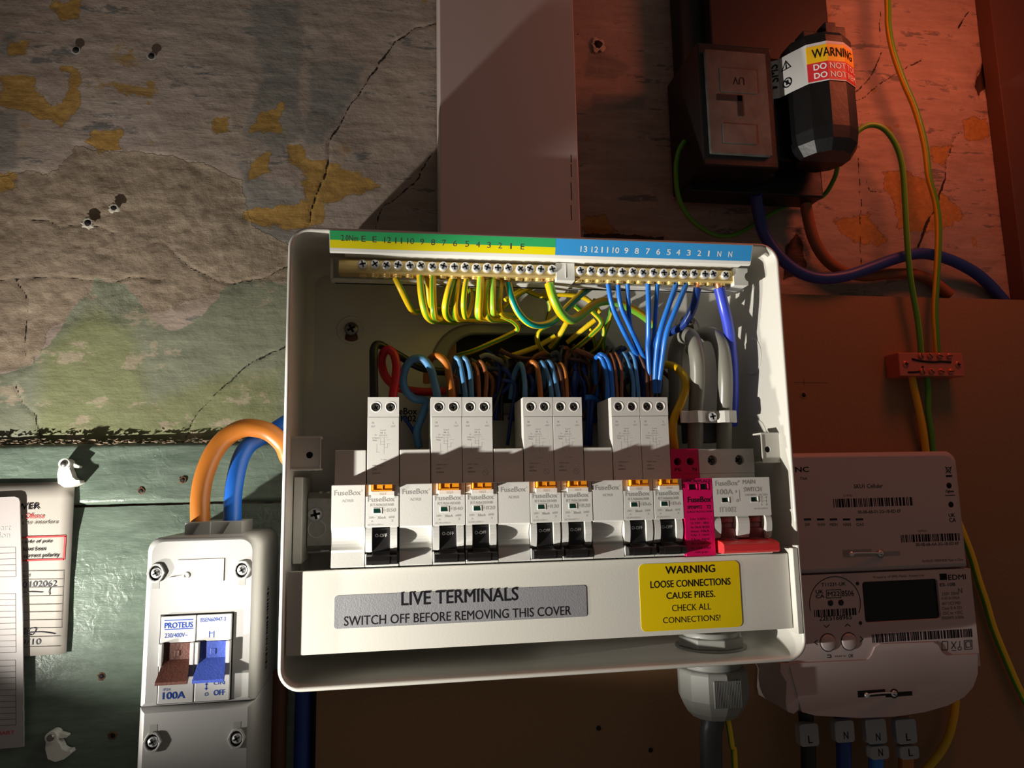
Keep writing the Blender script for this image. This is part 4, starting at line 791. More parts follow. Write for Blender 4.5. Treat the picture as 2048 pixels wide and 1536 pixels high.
# ================================================================ CABLE GLAND below
gx = 251.6; gh = 45
gl = thing('cable_gland', 'grey ribbed plastic cable gland through the bottom of the fuse box', 'cable gland', (gx, 0, gh))
q = B(); q.lathe((gx, 2.6, gh), [(15, 10), (17, 10), (17.5, 8), (17.5, 2), (13, 2)], 'Z', 36)
q.lathe((gx, 2.6, gh), [(17, 0), (21.5, 0), (21.5, 1.2), (17, 1.2)], 'Z', 36); q.lathe((gx, 2.6, gh), [(15, 1.2), (20.5, 1.2), (20.5, 6.8), (15.5, 8)], 'Z', 8, sm=False); q.build('lock_nut', 'gland', gl, .5)
q = B(); q.lathe((gx, 0, gh), [(17, -.3), (18.5, -.3), (18.5, -4.5), (17, -5.5)], 'Z', 6, sm=False); q.lathe((gx, 0, gh), [(16.5, -4), (17.6, -6), (17, -7), (17.6, -8), (16.8, -10)], 'Z', 36); q.build('threaded_body', 'gland', gl, .4)
q = B(); pr = [(17, -9), (20.2, -9.5), (21, -11), (21, -26), (19.2, -30), (17, -34), (13.5, -37.5), (9, -39)]
q.lathe((gx, 0, gh), pr, 'Z', 12, sm=False); q.build('dome_nut', 'gland', gl, .8, seg=3)
q = B()
for f0 in (-90,): 
    for k in range(17):
        a = math.radians(f0-15+30*k/16+1); 
        x = gx-8+16*k/16; h = gh+20.6; q.box(x-.28, x+.28, -28, -13, h-1.2, h+.5)
q.build('grip_rib', 'gland', gl)
q = B(); q.lathe((gx, 0, gh), [(8, -39.2), (9.2, -38.5), (7, -38)], 'Z', 24); q.build('seal', 'gland_d', gl)
tag(B().tube([(gx, 30, gh), (gx, -10, gh), (gx-1, -40, gh), (gx-3, -70, gh-2), (gx-3, -260, gh-6)], 6.6, 24).build('mains_cable', 'w_dgrey', origin=(gx, -40, gh)), 'thick dark grey cable leaving the bottom of the gland', 'cable')
wire('earth_wire', 'thin green and yellow wire beside the grey cable below the gland', [(1452,1425),(1458,1450),(1464,1490),(1470,1536),(1480,1900)], [46,46,45,44,42], 1.9, 'w_y', (.2, 'w_g'), phase=1)

# ================================================================ LEFT ISOLATOR
IH = 70
iso = thing('isolator_switch', 'white double-pole isolator with brown and blue levers at the lower left', 'isolator', (-40, -60, 4))
ia, ib = U(288, 1250, IH)[0], U(509, 1250, IH)[0]; zt_ = U(400, 1073, IH)[1]; zm = U(370, 1412, IH)[1]
def shell(za, zb, rt, name, ha=4, holes=None):
    q = B(); P1 = rrect(ia-1, ib+1, za, zb, rt, 6); P2 = rrect(ia+2.2, ib-2.2, za+(2.2 if rt[2] else 0), zb-(2.2 if rt[0] else 0), [max(r-1, .3) for r in rt], 6); k = len(P1)
    Pm = rrect(ia+.3, ib-.3, za+(.5 if rt[2] else 0), zb-(.5 if rt[0] else 0), [max(r, .3) for r in rt], 6)
    vs = [(x, z, ha) for x, z in P1]+[(x, z, IH-4) for x, z in P1]+[(x, z, IH-1.2) for x, z in Pm]+[(x, z, IH) for x, z in P2]
    q.add(vs, [(j*k+i, j*k+(i+1) % k, (j+1)*k+(i+1) % k, (j+1)*k+i) for j in range(3) for i in range(k)], 0, True); q.add(vs[-k:], [tuple(range(k))], 0); return q.build(name, 'iso', iso)
shell(zm+.3, zt_, [7, 7, 0.3, 0.3], 'upper_cover'); shell(-150, zm-.3, [.3, .3, 5, 5], 'lower_cover')
q = B(); sa, sb = U(378, 1043, 42)[0], U(491, 1043, 42)[0]; zs1 = U(430, 1043, 48)[1]; q.box(sa, sb, zt_-6, zs1, 20, 50); ct = (sa+sb)/2
q.prism([(ct-1.5, zt_), (ct-1.5, zs1), (ct-6.5, zs1), (ct-10.5, zt_)], 50, 52.5); q.prism([(sb, zt_), (sb, zs1), (sb-6, zs1), (sb-10, zt_)], 50, 52.5); q.build('entry_shroud', 'iso', iso, .5)
ma, mb_ = U(321, 1300, IH)[0], U(463, 1300, IH)[0]; mz0, mz1 = U(320, 1407, IH)[1], U(330, 1232, IH)[1]; mc = (ma+mb_)/2
q = B(); q.box(ma-.7, mb_+.7, mz0-.5, mz1+.7, IH-.5, IH+.1); q.build('module_recess', 'hole', iso)
q = B()
for (a, c) in ((ma, mc-.15), (mc+.15, mb_)):
    lo, hi = a+1.9, c-2.2
    q.box(a, c, mz0, mz1-24.5, IH, IH+1.4); q.box(a, c, mz1-13.4, mz1, IH, IH+1.4); q.box(a, lo, mz1-24.5, mz1-13.4, IH, IH+3.4); q.box(hi, c, mz1-24.5, mz1-13.4, IH, IH+3.4)
q.build('switch_module', 'modwhite', iso, .4)
for (a, c, m_) in ((ma, mc-.15, 'isolever_b'), (mc+.15, mb_, 'isolever_u')):
    lo, hi = a+2.1, c-2.4; z_ = mz1-13.6; sgn = -1 if m_ == 'isolever_b' else 1
    lv = B(); lv.box(lo, hi, z_-12, z_, IH+.1, IH+1.2)
    lv.add([(lo, z_-8, IH+1), (hi, z_-8, IH+1), (hi+1.0, z_-17.5, IH+9), (lo-1.6, z_-17.5, IH+9), (lo-1.8, z_-19, IH+8.6), (hi+1.1, z_-19, IH+8.6), (hi, z_-17.5, IH+2), (lo, z_-17.5, IH+2)],
           [(0, 1, 2, 3), (3, 2, 5, 4), (4, 5, 6, 7), (0, 3, 4, 7), (1, 6, 5, 2), (0, 7, 6, 1)], 0)
    lv.box((lo+hi)/2-1.3, (lo+hi)/2+1.3, z_-6.5, z_-3.6, IH+1.2, IH+1.5); lv.build('lever', m_, iso, .35)
def it(s, xa, xb, ya, yb, ink='bink', bo=.0): text(iso, s, U(xa, ya, IH+1.4)[0], U(xb, ya, IH+1.4)[0], U(xa, ya, IH+1.4)[1], U(xa, yb, IH+1.4)[1], IH+1.5, ink, bo)
it('PROTEUS', 329, 385, 1257, 1246, bo=.02); it('230/400V~', 329, 375, 1276, 1267); it('BSEN60947-3', 401, 451, 1244, 1236); it('IP2X', 326, 341, 1382, 1377); it('100A', 325, 369, 1399, 1385, bo=.02); it('ON', 427, 449, 1370, 1363); it('OFF', 427, 449, 1391, 1380, bo=.02); it('O', 409, 416, 1392, 1385, bo=.02)
q = B()
for y in (1241.5, 1259.5): a = U(329, y, IH+1.4); c = U(386, y, IH+1.4); q.box(a[0], c[0], a[1]-.15, a[1]+.25, IH+1.4, IH+1.5)
for x in (418, 427): a = U(x, 1269, IH+1.4); q.box(a[0], a[0]+.3, a[1]-1.5, a[1]+1.8, IH+1.4, IH+1.5)
a = U(422, 1262, IH+1.4); q.box(a[0]-.9, a[0]+.9, a[1]-1.2, a[1]-.9, IH+1.4, IH+1.5)
a = U(412.5, 1372, IH+1.4); q.box(a[0]-.15, a[0]+.15, a[1]-1.6, a[1]+1.2, IH+1.4, IH+1.5); q.prism([(a[0]-.8, a[1]-1), (a[0]+.8, a[1]-1), (a[0], a[1]-2)], IH+1.4, IH+1.5); q.prism([(a[0]-.8, a[1]+.6), (a[0]+.8, a[1]+.6), (a[0], a[1]+1.6)], IH+1.4, IH+1.5)
q.build('printed_mark', 'bink', iso)
for (x, y) in ((312, 1146), (484, 1140), (305, 1484), (473, 1477)):
    a = U(x, y, IH+.5); q = B(); oc = [(a[0]+(4.6 if k % 3 else 5.4)*math.cos(k*math.pi/6)*.85, a[1]+(5.4 if k % 3 else 5.0)*math.sin(k*math.pi/6)) for k in range(12)]
    ic = [(a[0]+3.1*math.cos(k*math.pi/6), a[1]+3.9*math.sin(k*math.pi/6)) for k in range(12)]
    vs = [(x_, z, IH) for x_, z in oc]+[(x_, z, IH+1.3) for x_, z in oc]+[(x_, z, IH+1.3) for x_, z in ic]+[(x_, z, IH+.1) for x_, z in ic]
    q.add(vs, [(j*12+i, j*12+(i+1) % 12, (j+1)*12+(i+1) % 12, (j+1)*12+i) for j in range(3) for i in range(12)], 0); q.add(vs[-12:], [tuple(range(12))], 1); q.build('screw_boss', ['iso', 'hole'], iso, .3)
    q = B(); screw_head(q, a[0], a[1], IH+.4, 2.7, 0, 1, ang=.5, dome=.8); q.build('cover_screw', ['chrome', 'hole'], iso)
    s_ = -1 if y < 1300 else 1; q = B(); q.box(a[0]-1.8, a[0]+1.8, a[1]+s_*6.5-1.6, a[1]+s_*6.5+1.6, IH+.02, IH+.08); q.build('vent_notch', 'gland', iso)
q = B(); a = U(354, 1120, IH); c = U(447, 1162, IH); q.plate(a[0], c[0], c[1], a[1], IH-.5, IH+.35, [], 0); q.build('label_pad', 'iso', iso, .3)
q = B(); a = U(372, 1151, IH+.5); q.lathe((a[0], a[1], IH+.3), [(1.9, 0), (1.7, .5), (1.0, .6), (.8, .2)], 'H', 20); q.tube([(a[0]-1.5, a[1], IH+.6), (a[0]-5, a[1]-.6, IH+.7), (a[0]-8.5, a[1]-1, IH+.6)], .4, 8); q.build('tamper_tag', 'bright', iso)
bars(iso, 0, 1, U(520, 1340, 40)[1], U(520, 1175, 40)[1], 0, 'ink', 46, True, 4, place=lambda X, Z: (ib+1.06, Z, 34+X*6), name='barcode')
# tails
wire('supply_tail', 'thick orange-brown cable arching from the isolator into the fuse box', [(401,1060),(400.6,1040),(400.6,996),(408,953),(426,908),(451,876),(485,857),(514,857),(541,866),(566,889),(578,915)], [38,38,37,36,35,34,34,34,34,34,34], 5.4, 'tail_o', cat='cable', n=24, tail=[(1.2, 117, 34)])
wire('supply_tail', 'thick bright blue cable arching from the isolator behind the orange one', [(464,1060),(465,1040),(466,996),(471,957),(481,918),(496,892),(516,878),(538,868),(561,853),(580,842)], [38,38,36,34,30,27,24,23,23,23], 5.0, 'tail_b', cat='cable', n=24, tail=[(1.2, 147, 23)])
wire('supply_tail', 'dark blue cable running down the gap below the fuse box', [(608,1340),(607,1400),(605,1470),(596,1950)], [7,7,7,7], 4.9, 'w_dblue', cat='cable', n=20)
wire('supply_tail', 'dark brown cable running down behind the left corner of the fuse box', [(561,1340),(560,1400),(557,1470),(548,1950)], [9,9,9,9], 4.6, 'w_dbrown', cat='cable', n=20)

# ================================================================ CARDS
def px_on(h): return lambda X, Z: (X, Z, h)
c1 = thing('warning_card', 'cream paper card with a red boxed notice and handwriting', 'card', (-170, 10, 5))
tr, br_, = U(150, 963, 6), U(133, 1307, 6); tl, bl = (tr[0]-60, tr[1]-.5), (br_[0]-60, br_[1]-1)
q = B(); 
nr = 10; vs = []
for i in range(nr+1):
    t_ = i/nr
    for j in range(9):
        s_ = j/8; x = tl[0]*(1-s_)*(1-t_)+tr[0]*s_*(1-t_)+bl[0]*(1-s_)*t_+br_[0]*s_*t_; z = tl[1]*(1-s_)*(1-t_)+tr[1]*s_*(1-t_)+bl[1]*(1-s_)*t_+br_[1]*s_*t_
        vs.append((x, z, 6.2+.08*math.sin(s_*7+t_*2)))
q.add(vs, [(i*9+j, i*9+j+1, (i+1)*9+j+1, (i+1)*9+j) for i in range(nr) for j in range(8)], 0, True); o = q.build('card_sheet', 'paper', c1); md = o.modifiers.new('s', 'SOLIDIFY'); md.thickness = .0003
def ct_(s, xa, xb, ya, yb, ink='ink', bo=0, h=6.62, par=None): text(par or c1, s, U(xa, ya, h)[0], U(xb, ya, h)[0], U((xa+xb)/2, ya, h)[1], U((xa+xb)/2, yb, h)[1], h, ink, bo)
ct_('POWER', 5, 79, 1019, 1007, bo=.02); ct_('an', 30, 44.5, 1038, 1030); ct_('Offence', 50, 88, 1037, 1027, 'rink', .01); ct_('persons to interfere', 5, 116, 1051, 1041, 'dgink')
ct_('the side of pole', 30, 104, 1088, 1080, bo=.02); ct_('fuses have been', 20, 91, 1102, 1094, bo=.02); ct_('for correct polarity', 30, 118, 1117, 1107, bo=.02); ct_('installed', 20, 59, 1155, 1148, 'dgink')
ct_('0102062', 45, 113, 1174, 1162, 'pen'); ct_('9/10', 42, 81, 1290, 1278, 'pen')
q = B()
def ln(q, xa, ya, xb, yb, w, h, h2=.04):
    a = U(xa, ya, h); c = U(xb, yb, h); d = Vector((c[0]-a[0], c[1]-a[1])); d.normalize(); nx_, nz_ = -d.y*w, d.x*w
    q.prism([(a[0]+nx_, a[1]+nz_), (c[0]+nx_, c[1]+nz_), (c[0]-nx_, c[1]-nz_), (a[0]-nx_, a[1]-nz_)], h, h+h2)
ln(q, 20, 1076, 132, 1072, .5, 6.6); ln(q, 130.5, 1072, 127.5, 1120, .5, 6.6); ln(q, 20, 1122, 128, 1118.5, .5, 6.6); q.build('red_border', 'rink', c1)
q = B()
for y in (1142, 1159, 1175, 1192, 1209, 1224, 1240, 1256): ln(q, 20, y+1, 127-(y-1142)*.04, y-1, .12, 6.6)
ln(q, 127.5, 1140, 123, 1256, .12, 6.6); ln(q, 40, 1274, 121, 1272, .12, 6.6); ln(q, 40, 1294, 121, 1292, .12, 6.6); q.build('ruled_line', 'dgink', c1)
q = B(); sg = [(44, 1262), (52, 1256), (47, 1270), (60, 1258), (72, 1257), (64, 1270), (55, 1266), (80, 1264), (100, 1266), (110, 1268)]; q.tube([(*U(x, y, 6.75), 6.75) for x, y in sg], .22, 6); q.tube([(*U(x, y, 6.75), 6.75) for x, y in [(45, 1185), (65, 1184), (85, 1185)]], .2, 6); q.tube([(*U(x, y, 6.75), 6.75) for x, y in [(101, 1175), (98, 1182), (99, 1190)]], .2, 6); q.build('signature', 'pen', c1)
c2_ = thing('record_card', 'pinkish white ruled card at the far left, overlapping the cream card', 'card', (-180, -40, 8))
tr = U(40, 993, 9.5); br_ = U(47, 1494, 9.5)
P = [(tr[0]-50, br_[1]-1), (br_[0], br_[1]), ((tr[0]+br_[0])/2+.4, (tr[1]+br_[1])/2), (tr[0], tr[1]-3), (tr[0]-.9, tr[1]-.9), (tr[0]-3, tr[1]), (tr[0]-50, tr[1]-1)]
B().prism(P, 8.2, 9.3).build('card_sheet', 'paper2', c2_, .2)
k_ = dict(h=9.45, par=c2_); ct_('smart', -20, 21, 1061, 1052, 'gink', **k_); ct_('installation', -60, 19, 1077, 1065, 'gink', **k_); ct_('YOUR SMART', -60, 29, 1471, 1464, 'rink', .01, **k_)
q = B()
for y0_, n_ in ((1094, 6), (1187, 11), (1320, 12)):
    for i in range(n_): ln(q, -30, y0_+i*11.8+1.5, 31, y0_+i*11.8, .1, 9.35)
    ln(q, 31, y0_, 32, y0_+(n_-1)*11.8, .1, 9.35)
q.build('ruled_line', 'dgink', c2_)

# ================================================================ CLIPS, PLUGS, HOLES
def clip(x, y, ang, label, cat='cable clip'):
    a = U(x, y, 12); t = thing('cable_clip', label, cat, (a[0], a[1], 4), 'white nylon cable clips')
    ca_, sa__ = math.cos(ang), math.sin(ang)
    def T(u, w): return (a[0]+u*ca_-w*sa__, a[1]+u*sa__+w*ca_)
    q = B(); q.prism([T(*p) for p in circ(0, 6, 3.2, 16)], 5, 13); hook = [(-3.1, 6), (3, 6.5), (2.6, 3), (3.6, 1), (4.5, -1.8), (6.5, -3.6), (8.6, -3.8), (9.0, -5.6), (5, -7.6), (.5, -8), (-3.2, -5.5), (-4.0, 0)]
    q.prism([T(*p) for p in hook], 5, 11.5); q.prism([T(*p) for p in [(3, 7), (7.6, 4.6), (7, 3.4), (3, 4)]], 6, 10); q.build('clip_body', 'nylon', t, 1.1, seg=3)
    c_ = T(0, 6); q = B(); q.lathe((c_[0], c_[1], 13), [(1.9, -.5), (1.9, .5), (1.2, .9), (.01, 1)], 'H', 16); q.build('nail_head', 'dsteel', t)
clip(128, 948, 0, 'white cable clip nailed above the cream card'); clip(105, 1496, .15, 'white cable clip nailed low on the boards below the cream card')
def hole_ring(x, y, h, r, label, m_='plug', cat='wall plug', rag=0, group=None, name='wall_plug'):
    a = U(x, y, h); t = thing(name, label, cat, (a[0], a[1], h), group); rs = random.Random(int(x))
    n_ = 18; q = B(); ro = [r*(1.55+rag*rs.uniform(-.3, .6)) for _ in range(n_)]; vs = []
    for (f0, hh) in ((1, 0), (.82, .2+.35*rag), (.62, .22+.35*rag), (.6, -1.5)):
        for k in range(n_):
            R = ro[k] if f0 == 1 else (r*1.55*f0*(1+.12*rag*rs.uniform(-1, 1))); an = 2*math.pi*k/n_; vs.append((a[0]+R*math.cos(an), a[1]+R*math.sin(an), h+hh))
    q.add(vs, [(j*n_+i, j*n_+(i+1) % n_, (j+1)*n_+(i+1) % n_, (j+1)*n_+i) for j in range(3) for i in range(n_)], 0, not rag); q.build('rim', m_, t)
    q = B(); q.lathe((a[0], a[1], h+.2), [(r*.95, -.1), (r*.95, .15), (.01, .16)], 'H', 16); q.build('hole', 'hole', t)
hole_ring(152, 100, 1, 2.0, 'grey wall plug at the upper left of the wall, nearer the edge', group='plugs in the plaster'); hole_ring(303, 112, 1, 2.0, 'grey wall plug at the upper left of the wall, nearer the trunking', group='plugs in the plaster')
hole_ring(228, 416, 1, 1.9, 'small chipped screw hole in the brown plaster', 'dust', 'screw hole', 1, 'plugs in the plaster'); hole_ring(176, 446, 1, 2.3, 'large chipped screw hole lower in the brown plaster', 'dust', 'screw hole', 1, 'plugs in the plaster')
for x, y, lb in ((283, 982, 'oval rusty hole in the upper green board'), (366, 960, 'rust-streaked hole in the upper green board near the orange cable'), (204, 1352, 'rusty hole in the lower green board'), (226, 1471, 'ragged patch of bare wood at the bottom of the green boards')):
    hole_ring(x, y, 4, 1.5, lb, 'rust', 'screw hole', 1, 'holes in the green boards', 'screw_hole')
for x, y, lb in ((1197, 1456, 'raised screw hole in the brown board, left of the two below the fuse box'), (1301, 1500, 'raised screw hole in the brown board, right of the two below the fuse box'), (1607, 790, 'small screw hole in the brown board above the meter')):
    hole_ring(x, y, 12, 1.7, lb, 'mdf', 'screw hole', .5, 'holes in the brown board', 'screw_hole')
hole_ring(1196, 89, 0, 3.4, 'ragged dark hole in the wall right of the trunking', 'dust', 'hole', 1, name='wall_hole')
q = B(); ln(q, 1590, 765, 1657, 766, .12, 12); ln(q, 1607, 758, 1609, 772, .12, 12); tag(q.build('pencil_mark', 'ink', origin=(*U(1620, 765, 12), 12)), 'pencil cross drawn on the brown board beside the fuse box', 'pencil mark')

# ================================================================ SERVICE CUT-OUT (upper right)
co = thing('service_cutout', 'black bakelite service cut-out with a grimy grey front panel', 'cutout', (310, 300, 0))
def pb(q, xa, xb, ya, yb, h0, h1, m=0):
    a = U(xa, yb, h1); c = U(xb, ya, h1); q.box(a[0], c[0], a[1], c[1], h0, h1, m)
q = B(); pb(q, 1408, 1541, 96, 330, 3, 58); a = U(1380, 382, 30); c = U(1640, 300, 30); q.box(a[0], c[0], a[1], c[1], 9, 30); a = U(1400, 345, 44); c = U(1540, 200, 44); q.box(a[0], c[0], a[1], c[1], 3, 44); q.build('base_block', 'bakelite', co, 1.2)
q = B(); a = U(1423, 304, 61); c = U(1530, 108, 61)
q.plate(a[0], c[0], a[1], c[1], 56, 61, [], 0)
def rr_(xa, xb, ya, yb, h0, h1, m): a_ = U(xa, yb, h1); c_ = U(xb, ya, h1); q.box(a_[0], c_[0], a_[1], c_[1], h0, h1, m)
q.build('front_panel', ['cutout', 'hole'], co, .8)
for (xa, xb, ya, yb) in ((1442, 1512, 140, 183), (1447, 1512, 250, 285)):
    q = B(); rr_(xa, xb, ya, yb, 60.9, 61.5, 0); q.build('raised_pad', 'cutout', co, .3)
q = B(); rr_(1434, 1484, 191, 199, 61, 61.3, 0); rr_(1477, 1485, 191, 231, 61, 61.3, 0); q.build('slot_mark', 'hole', co)
a = U(1466, 168, 61.6); c = U(1488, 155, 61.6); text(co, 'UV', a[0], c[0], a[1], c[1], 61.6, 'ink', .01, rot=180)
# fuse carrier: faceted barrel with sealing label
fc = thing('fuse_carrier', 'black faceted fuse carrier with a wrapped yellow and red warning label', 'fuse carrier', (335, 340, 30))
cxr, = (U(1640, 180, 60)[0],); Rr = 23.5; zb0, zb1 = 333, 405
def oct_(r, n_=12, off=0): return [(math.cos(2*math.pi*(k+.5)/n_+off)*r, math.sin(2*math.pi*(k+.5)/n_+off)*r) for k in range(n_)]
fh = 56; cxr = 347.5
q = B(); ring_ = oct_(Rr); n_ = 12
def barrel(q, prof, m=0):
    vs = [(cxr+u*sc_, z, fh+w*sc_) for z, sc_ in prof for u, w in ring_]; k = len(prof)
    q.add(vs, [(j*n_+i, j*n_+(i+1) % n_, (j+1)*n_+(i+1) % n_, (j+1)*n_+i) for j in range(k-1) for i in range(n_)], m); q.add(vs[:n_], [tuple(range(n_))], m); q.add(vs[-n_:], [tuple(range(n_))], m)
barrel(q, [(318, .75), (325, .95), (zb0, 1), (zb1-8, 1), (zb1-5, .93)]); q.build('barrel', 'bakelite', fc, .5)
q = B(); q.box(cxr-3, cxr+5, zb1-8, zb1+4, fh+9, fh+19); q.box(cxr+5.5, cxr+14, zb1-8, zb1+3.4, fh+6, fh+16); q.box(cxr-17, cxr-4, zb1-10, zb1-1, fh+4, fh+15); q.build('top_lug', 'bakelite', fc, .6)
q = B(); q.box(cxr-3.2, cxr-1.2, 337, 361, fh+19, fh+22.2); q.box(cxr-12, cxr-9, 337, 361, fh+15, fh+19.5); q.build('moulded_rib', 'bakelite', fc, .4)
q = B(); q.box(319, cxr-15, 322, 386, 31, 48); q.build('side_wing', 'bakelite', fc, 1.5)
# label wrapping the facets: polyline in (X,H) walking round the front of the barrel, then onto the wing
def facet(a): return (cxr+math.cos(math.radians(a))*(Rr+.35), fh+math.sin(math.radians(a))*(Rr+.35))
path = [(cxr-35, 49.5), (cxr-27, 54), facet(165), facet(135), facet(105), facet(75), facet(45), facet(15), facet(-10)]
dl = [0]
for i in range(1, len(path)): dl.append(dl[-1]+math.hypot(path[i][0]-path[i-1][0], path[i][1]-path[i-1][1]))
def wrap(s_, z, e=0):
    for i in range(1, len(path)):
        if s_ <= dl[i] or i == len(path)-1:
            t_ = (s_-dl[i-1])/(dl[i]-dl[i-1]); p0, p1 = path[i-1], path[i]; dx, dh = p1[0]-p0[0], p1[1]-p0[1]; L_ = math.hypot(dx, dh)
            return (p0[0]+dx*t_-dh/L_*e, z, p0[1]+dh*t_+dx/L_*e)
def band(s0, s1, z0_, z1_, ink, e, nm):
    q = B(); ss_ = sorted({s0, s1, *[d for d in dl if s0 < d < s1]}); vs = []
    for s_ in ss_: vs += [wrap(s_, z0_, e), wrap(s_, z1_, e)]
    q.add(vs, [(2*i, 2*i+2, 2*i+3, 2*i+1) for i in range(len(ss_)-1)], 0); return q.build(nm, ink, fc)
dsp = dl[3]-.5; lz0, lz1 = 364, 392
band(0, dl[-1], lz0, lz1, 'warn_w', .1, 'warning_label'); band(dsp, dl[-1], 377.8, lz1-2.2, 'warn_y', .25, 'yellow_band'); band(dsp, dl[-1], lz0+.8, 377.8, 'warn_r', .25, 'red_band')
def wt(s, s0, s1, z0_, z1_, ink, bo, rot=0): text(fc, s, s0, s1, z0_, z1_, 0, ink, bo, rot=rot, place=lambda X, Z: wrap(X, Z, .42))
wt('WARNING', dsp+3.5, dsp+35, 381, 387.4, 'ink', .01); wt('DO NOT TOUCH', dsp+4, dsp+46, 372.4, 376.6, 'wink', .03); wt('DO NOT REMOVE', dsp+4, dsp+48, 366.4, 370.4, 'wink', .03)
wt('SMS', 3, 9, 376, 389, 'ink', .02, rot=90)
q = B()
for k in range(14):
    a = math.radians(40+k*12); q.add([wrap(6+3.1*math.cos(a), 370+3.1*math.sin(a), .35), wrap(6+3.1*math.cos(a+.2), 370+3.1*math.sin(a+.2), .35), wrap(6+1.2*math.cos(a+.2), 370+1.6*math.sin(a+.2), .35), wrap(6+1.2*math.cos(a), 370+1.6*math.sin(a), .35)], [(0, 1, 2, 3)])
for k in range(3):
    a0, a1 = math.radians(90+120*k), math.radians(210+120*k); c = (15.5, 384)
    q.add([wrap(c[0]+4.6*math.cos(a0), c[1]+4.6*math.sin(a0), .35), wrap(c[0]+4.6*math.cos(a1), c[1]+4.6*math.sin(a1), .35), wrap(c[0]+3.2*math.cos(a1), c[1]+3.2*math.sin(a1), .35), wrap(c[0]+3.2*math.cos(a0), c[1]+3.2*math.sin(a0), .35)], [(0, 1, 2, 3)])
q.add([wrap(15, 382.3, .35), wrap(16.2, 382.3, .35), wrap(15.8, 386.6, .35), wrap(15.2, 386.6, .35)], [(0, 1, 2, 3)])
for k in range(20):
    a = 2*math.pi*k/20; a1 = a+.32; q.add([wrap(15.5+3.6*math.cos(a), 372+3.6*math.sin(a), .35), wrap(15.5+3.6*math.cos(a1), 372+3.6*math.sin(a1), .35), wrap(15.5+2.7*math.cos(a1), 372+2.7*math.sin(a1), .35), wrap(15.5+2.7*math.cos(a), 372+2.7*math.sin(a), .35)], [(0, 1, 2, 3)])
q.add([wrap(13, 373.7, .36), wrap(13.6, 374.5, .36), wrap(18, 370.3, .36), wrap(17.4, 369.5, .36)], [(0, 1, 2, 3)]); q.add([wrap(14.3, 370.5, .36), wrap(16.7, 370.5, .36), wrap(16.4, 373.9, .36), wrap(14.8, 373.9, .36)], [(0, 1, 2, 3)])
q.build('warning_symbol', 'ink', fc)
q = B(); a = U(1425, 108, 30); c = U(1648, -60, 30); q.box(a[0], c[0], a[1], c[1]+10, 1, 30); tag(q.build('meter_board', 'maroon', bevel=1, origin=(a[0], a[1], 1)), 'dark maroon panel above the service cut-out', 'panel')
q = B(); a = U(1378, 330, 20); c = U(1420, -40, 20); q.box(a[0], c[0], a[1], c[1]+8, 1, 20); tag(q.build('edge_batten', 'bakelite', bevel=1, origin=(a[0], a[1], 1)), 'narrow black strip left of the service cut-out', 'strip')
wire('copper_tail', 'bare copper wire end poking out below the fuse carrier', [(1655,303),(1663,316),(1672,328)], [40,38,36], .9, 'copper')

# cables around it
wire('earth_cable', 'thin green cable looping left under the service cut-out', [(1369,283),(1363,292),(1357,305),(1352,338),(1357,394),(1381,438),(1426,469),(1468,470),(1506,450),(1547,425),(1599,402),(1644,393),(1668,358),(1675,331)], [32,32,31,30,27,22,17,12,7,4.5,5,10,22,32], 1.7, 'w_g', None, 'green cables', 'cable')
wire('earth_cable', 'green cable arching from the fuse carrier down to the red connector', [(1700,285),(1716,262),(1741,250),(1769,259),(1793,293),(1805,338),(1810,407),(1815,494),(1822,563),(1834,632),(1840,680),(1842,712)], [22,24,26,27,26,25,24,24,23,22,22,21], 2.0, 'w_g', (.12, 'w_lg'), 'green cables', 'cable', phase=2)
wire('earth_cable', 'long yellow and green cable hanging from the top right to the red connector', [(1774,-30),(1776,20),(1777,55),(1786,102),(1806,161),(1828,212),(1843,261),(1852,304),(1858,355),(1872,407),(1877,459),(1875,528),(1870,615),(1873,680),(1876,712)], [22,22,22,22,22,22,22,22,22,22,22,22,22,22,21], 2.35, 'w_gold', (.2, 'w_g'), None, 'cable', phase=-.9)
wire('supply_cable', 'fat dark blue cable sweeping from the cut-out behind the brown board', [(1512,386),(1513,400),(1517,425),(1527,465),(1554,507),(1589,539),(1634,556),(1686,553),(1737,537),(1789,518),(1841,507),(1893,517),(1945,542),(1979,570),(2010,605)], [28,24,20,18,18,18,18,18,17,15,13,11,8,5,4], 4.2, 'w_navy', None, None, 'cable', n=20)
wire('supply_cable', 'fat brown cable curving behind the blue one below the cut-out', [(1610,386),(1611,396),(1614,425),(1627,477),(1651,518),(1686,543),(1730,552),(1775,548),(1824,548),(1860,560),(1900,590)], [20,18,14,11,8,7,6,6,5,4,4], 4.1, 'w_brown', None, None, 'cable', n=20)
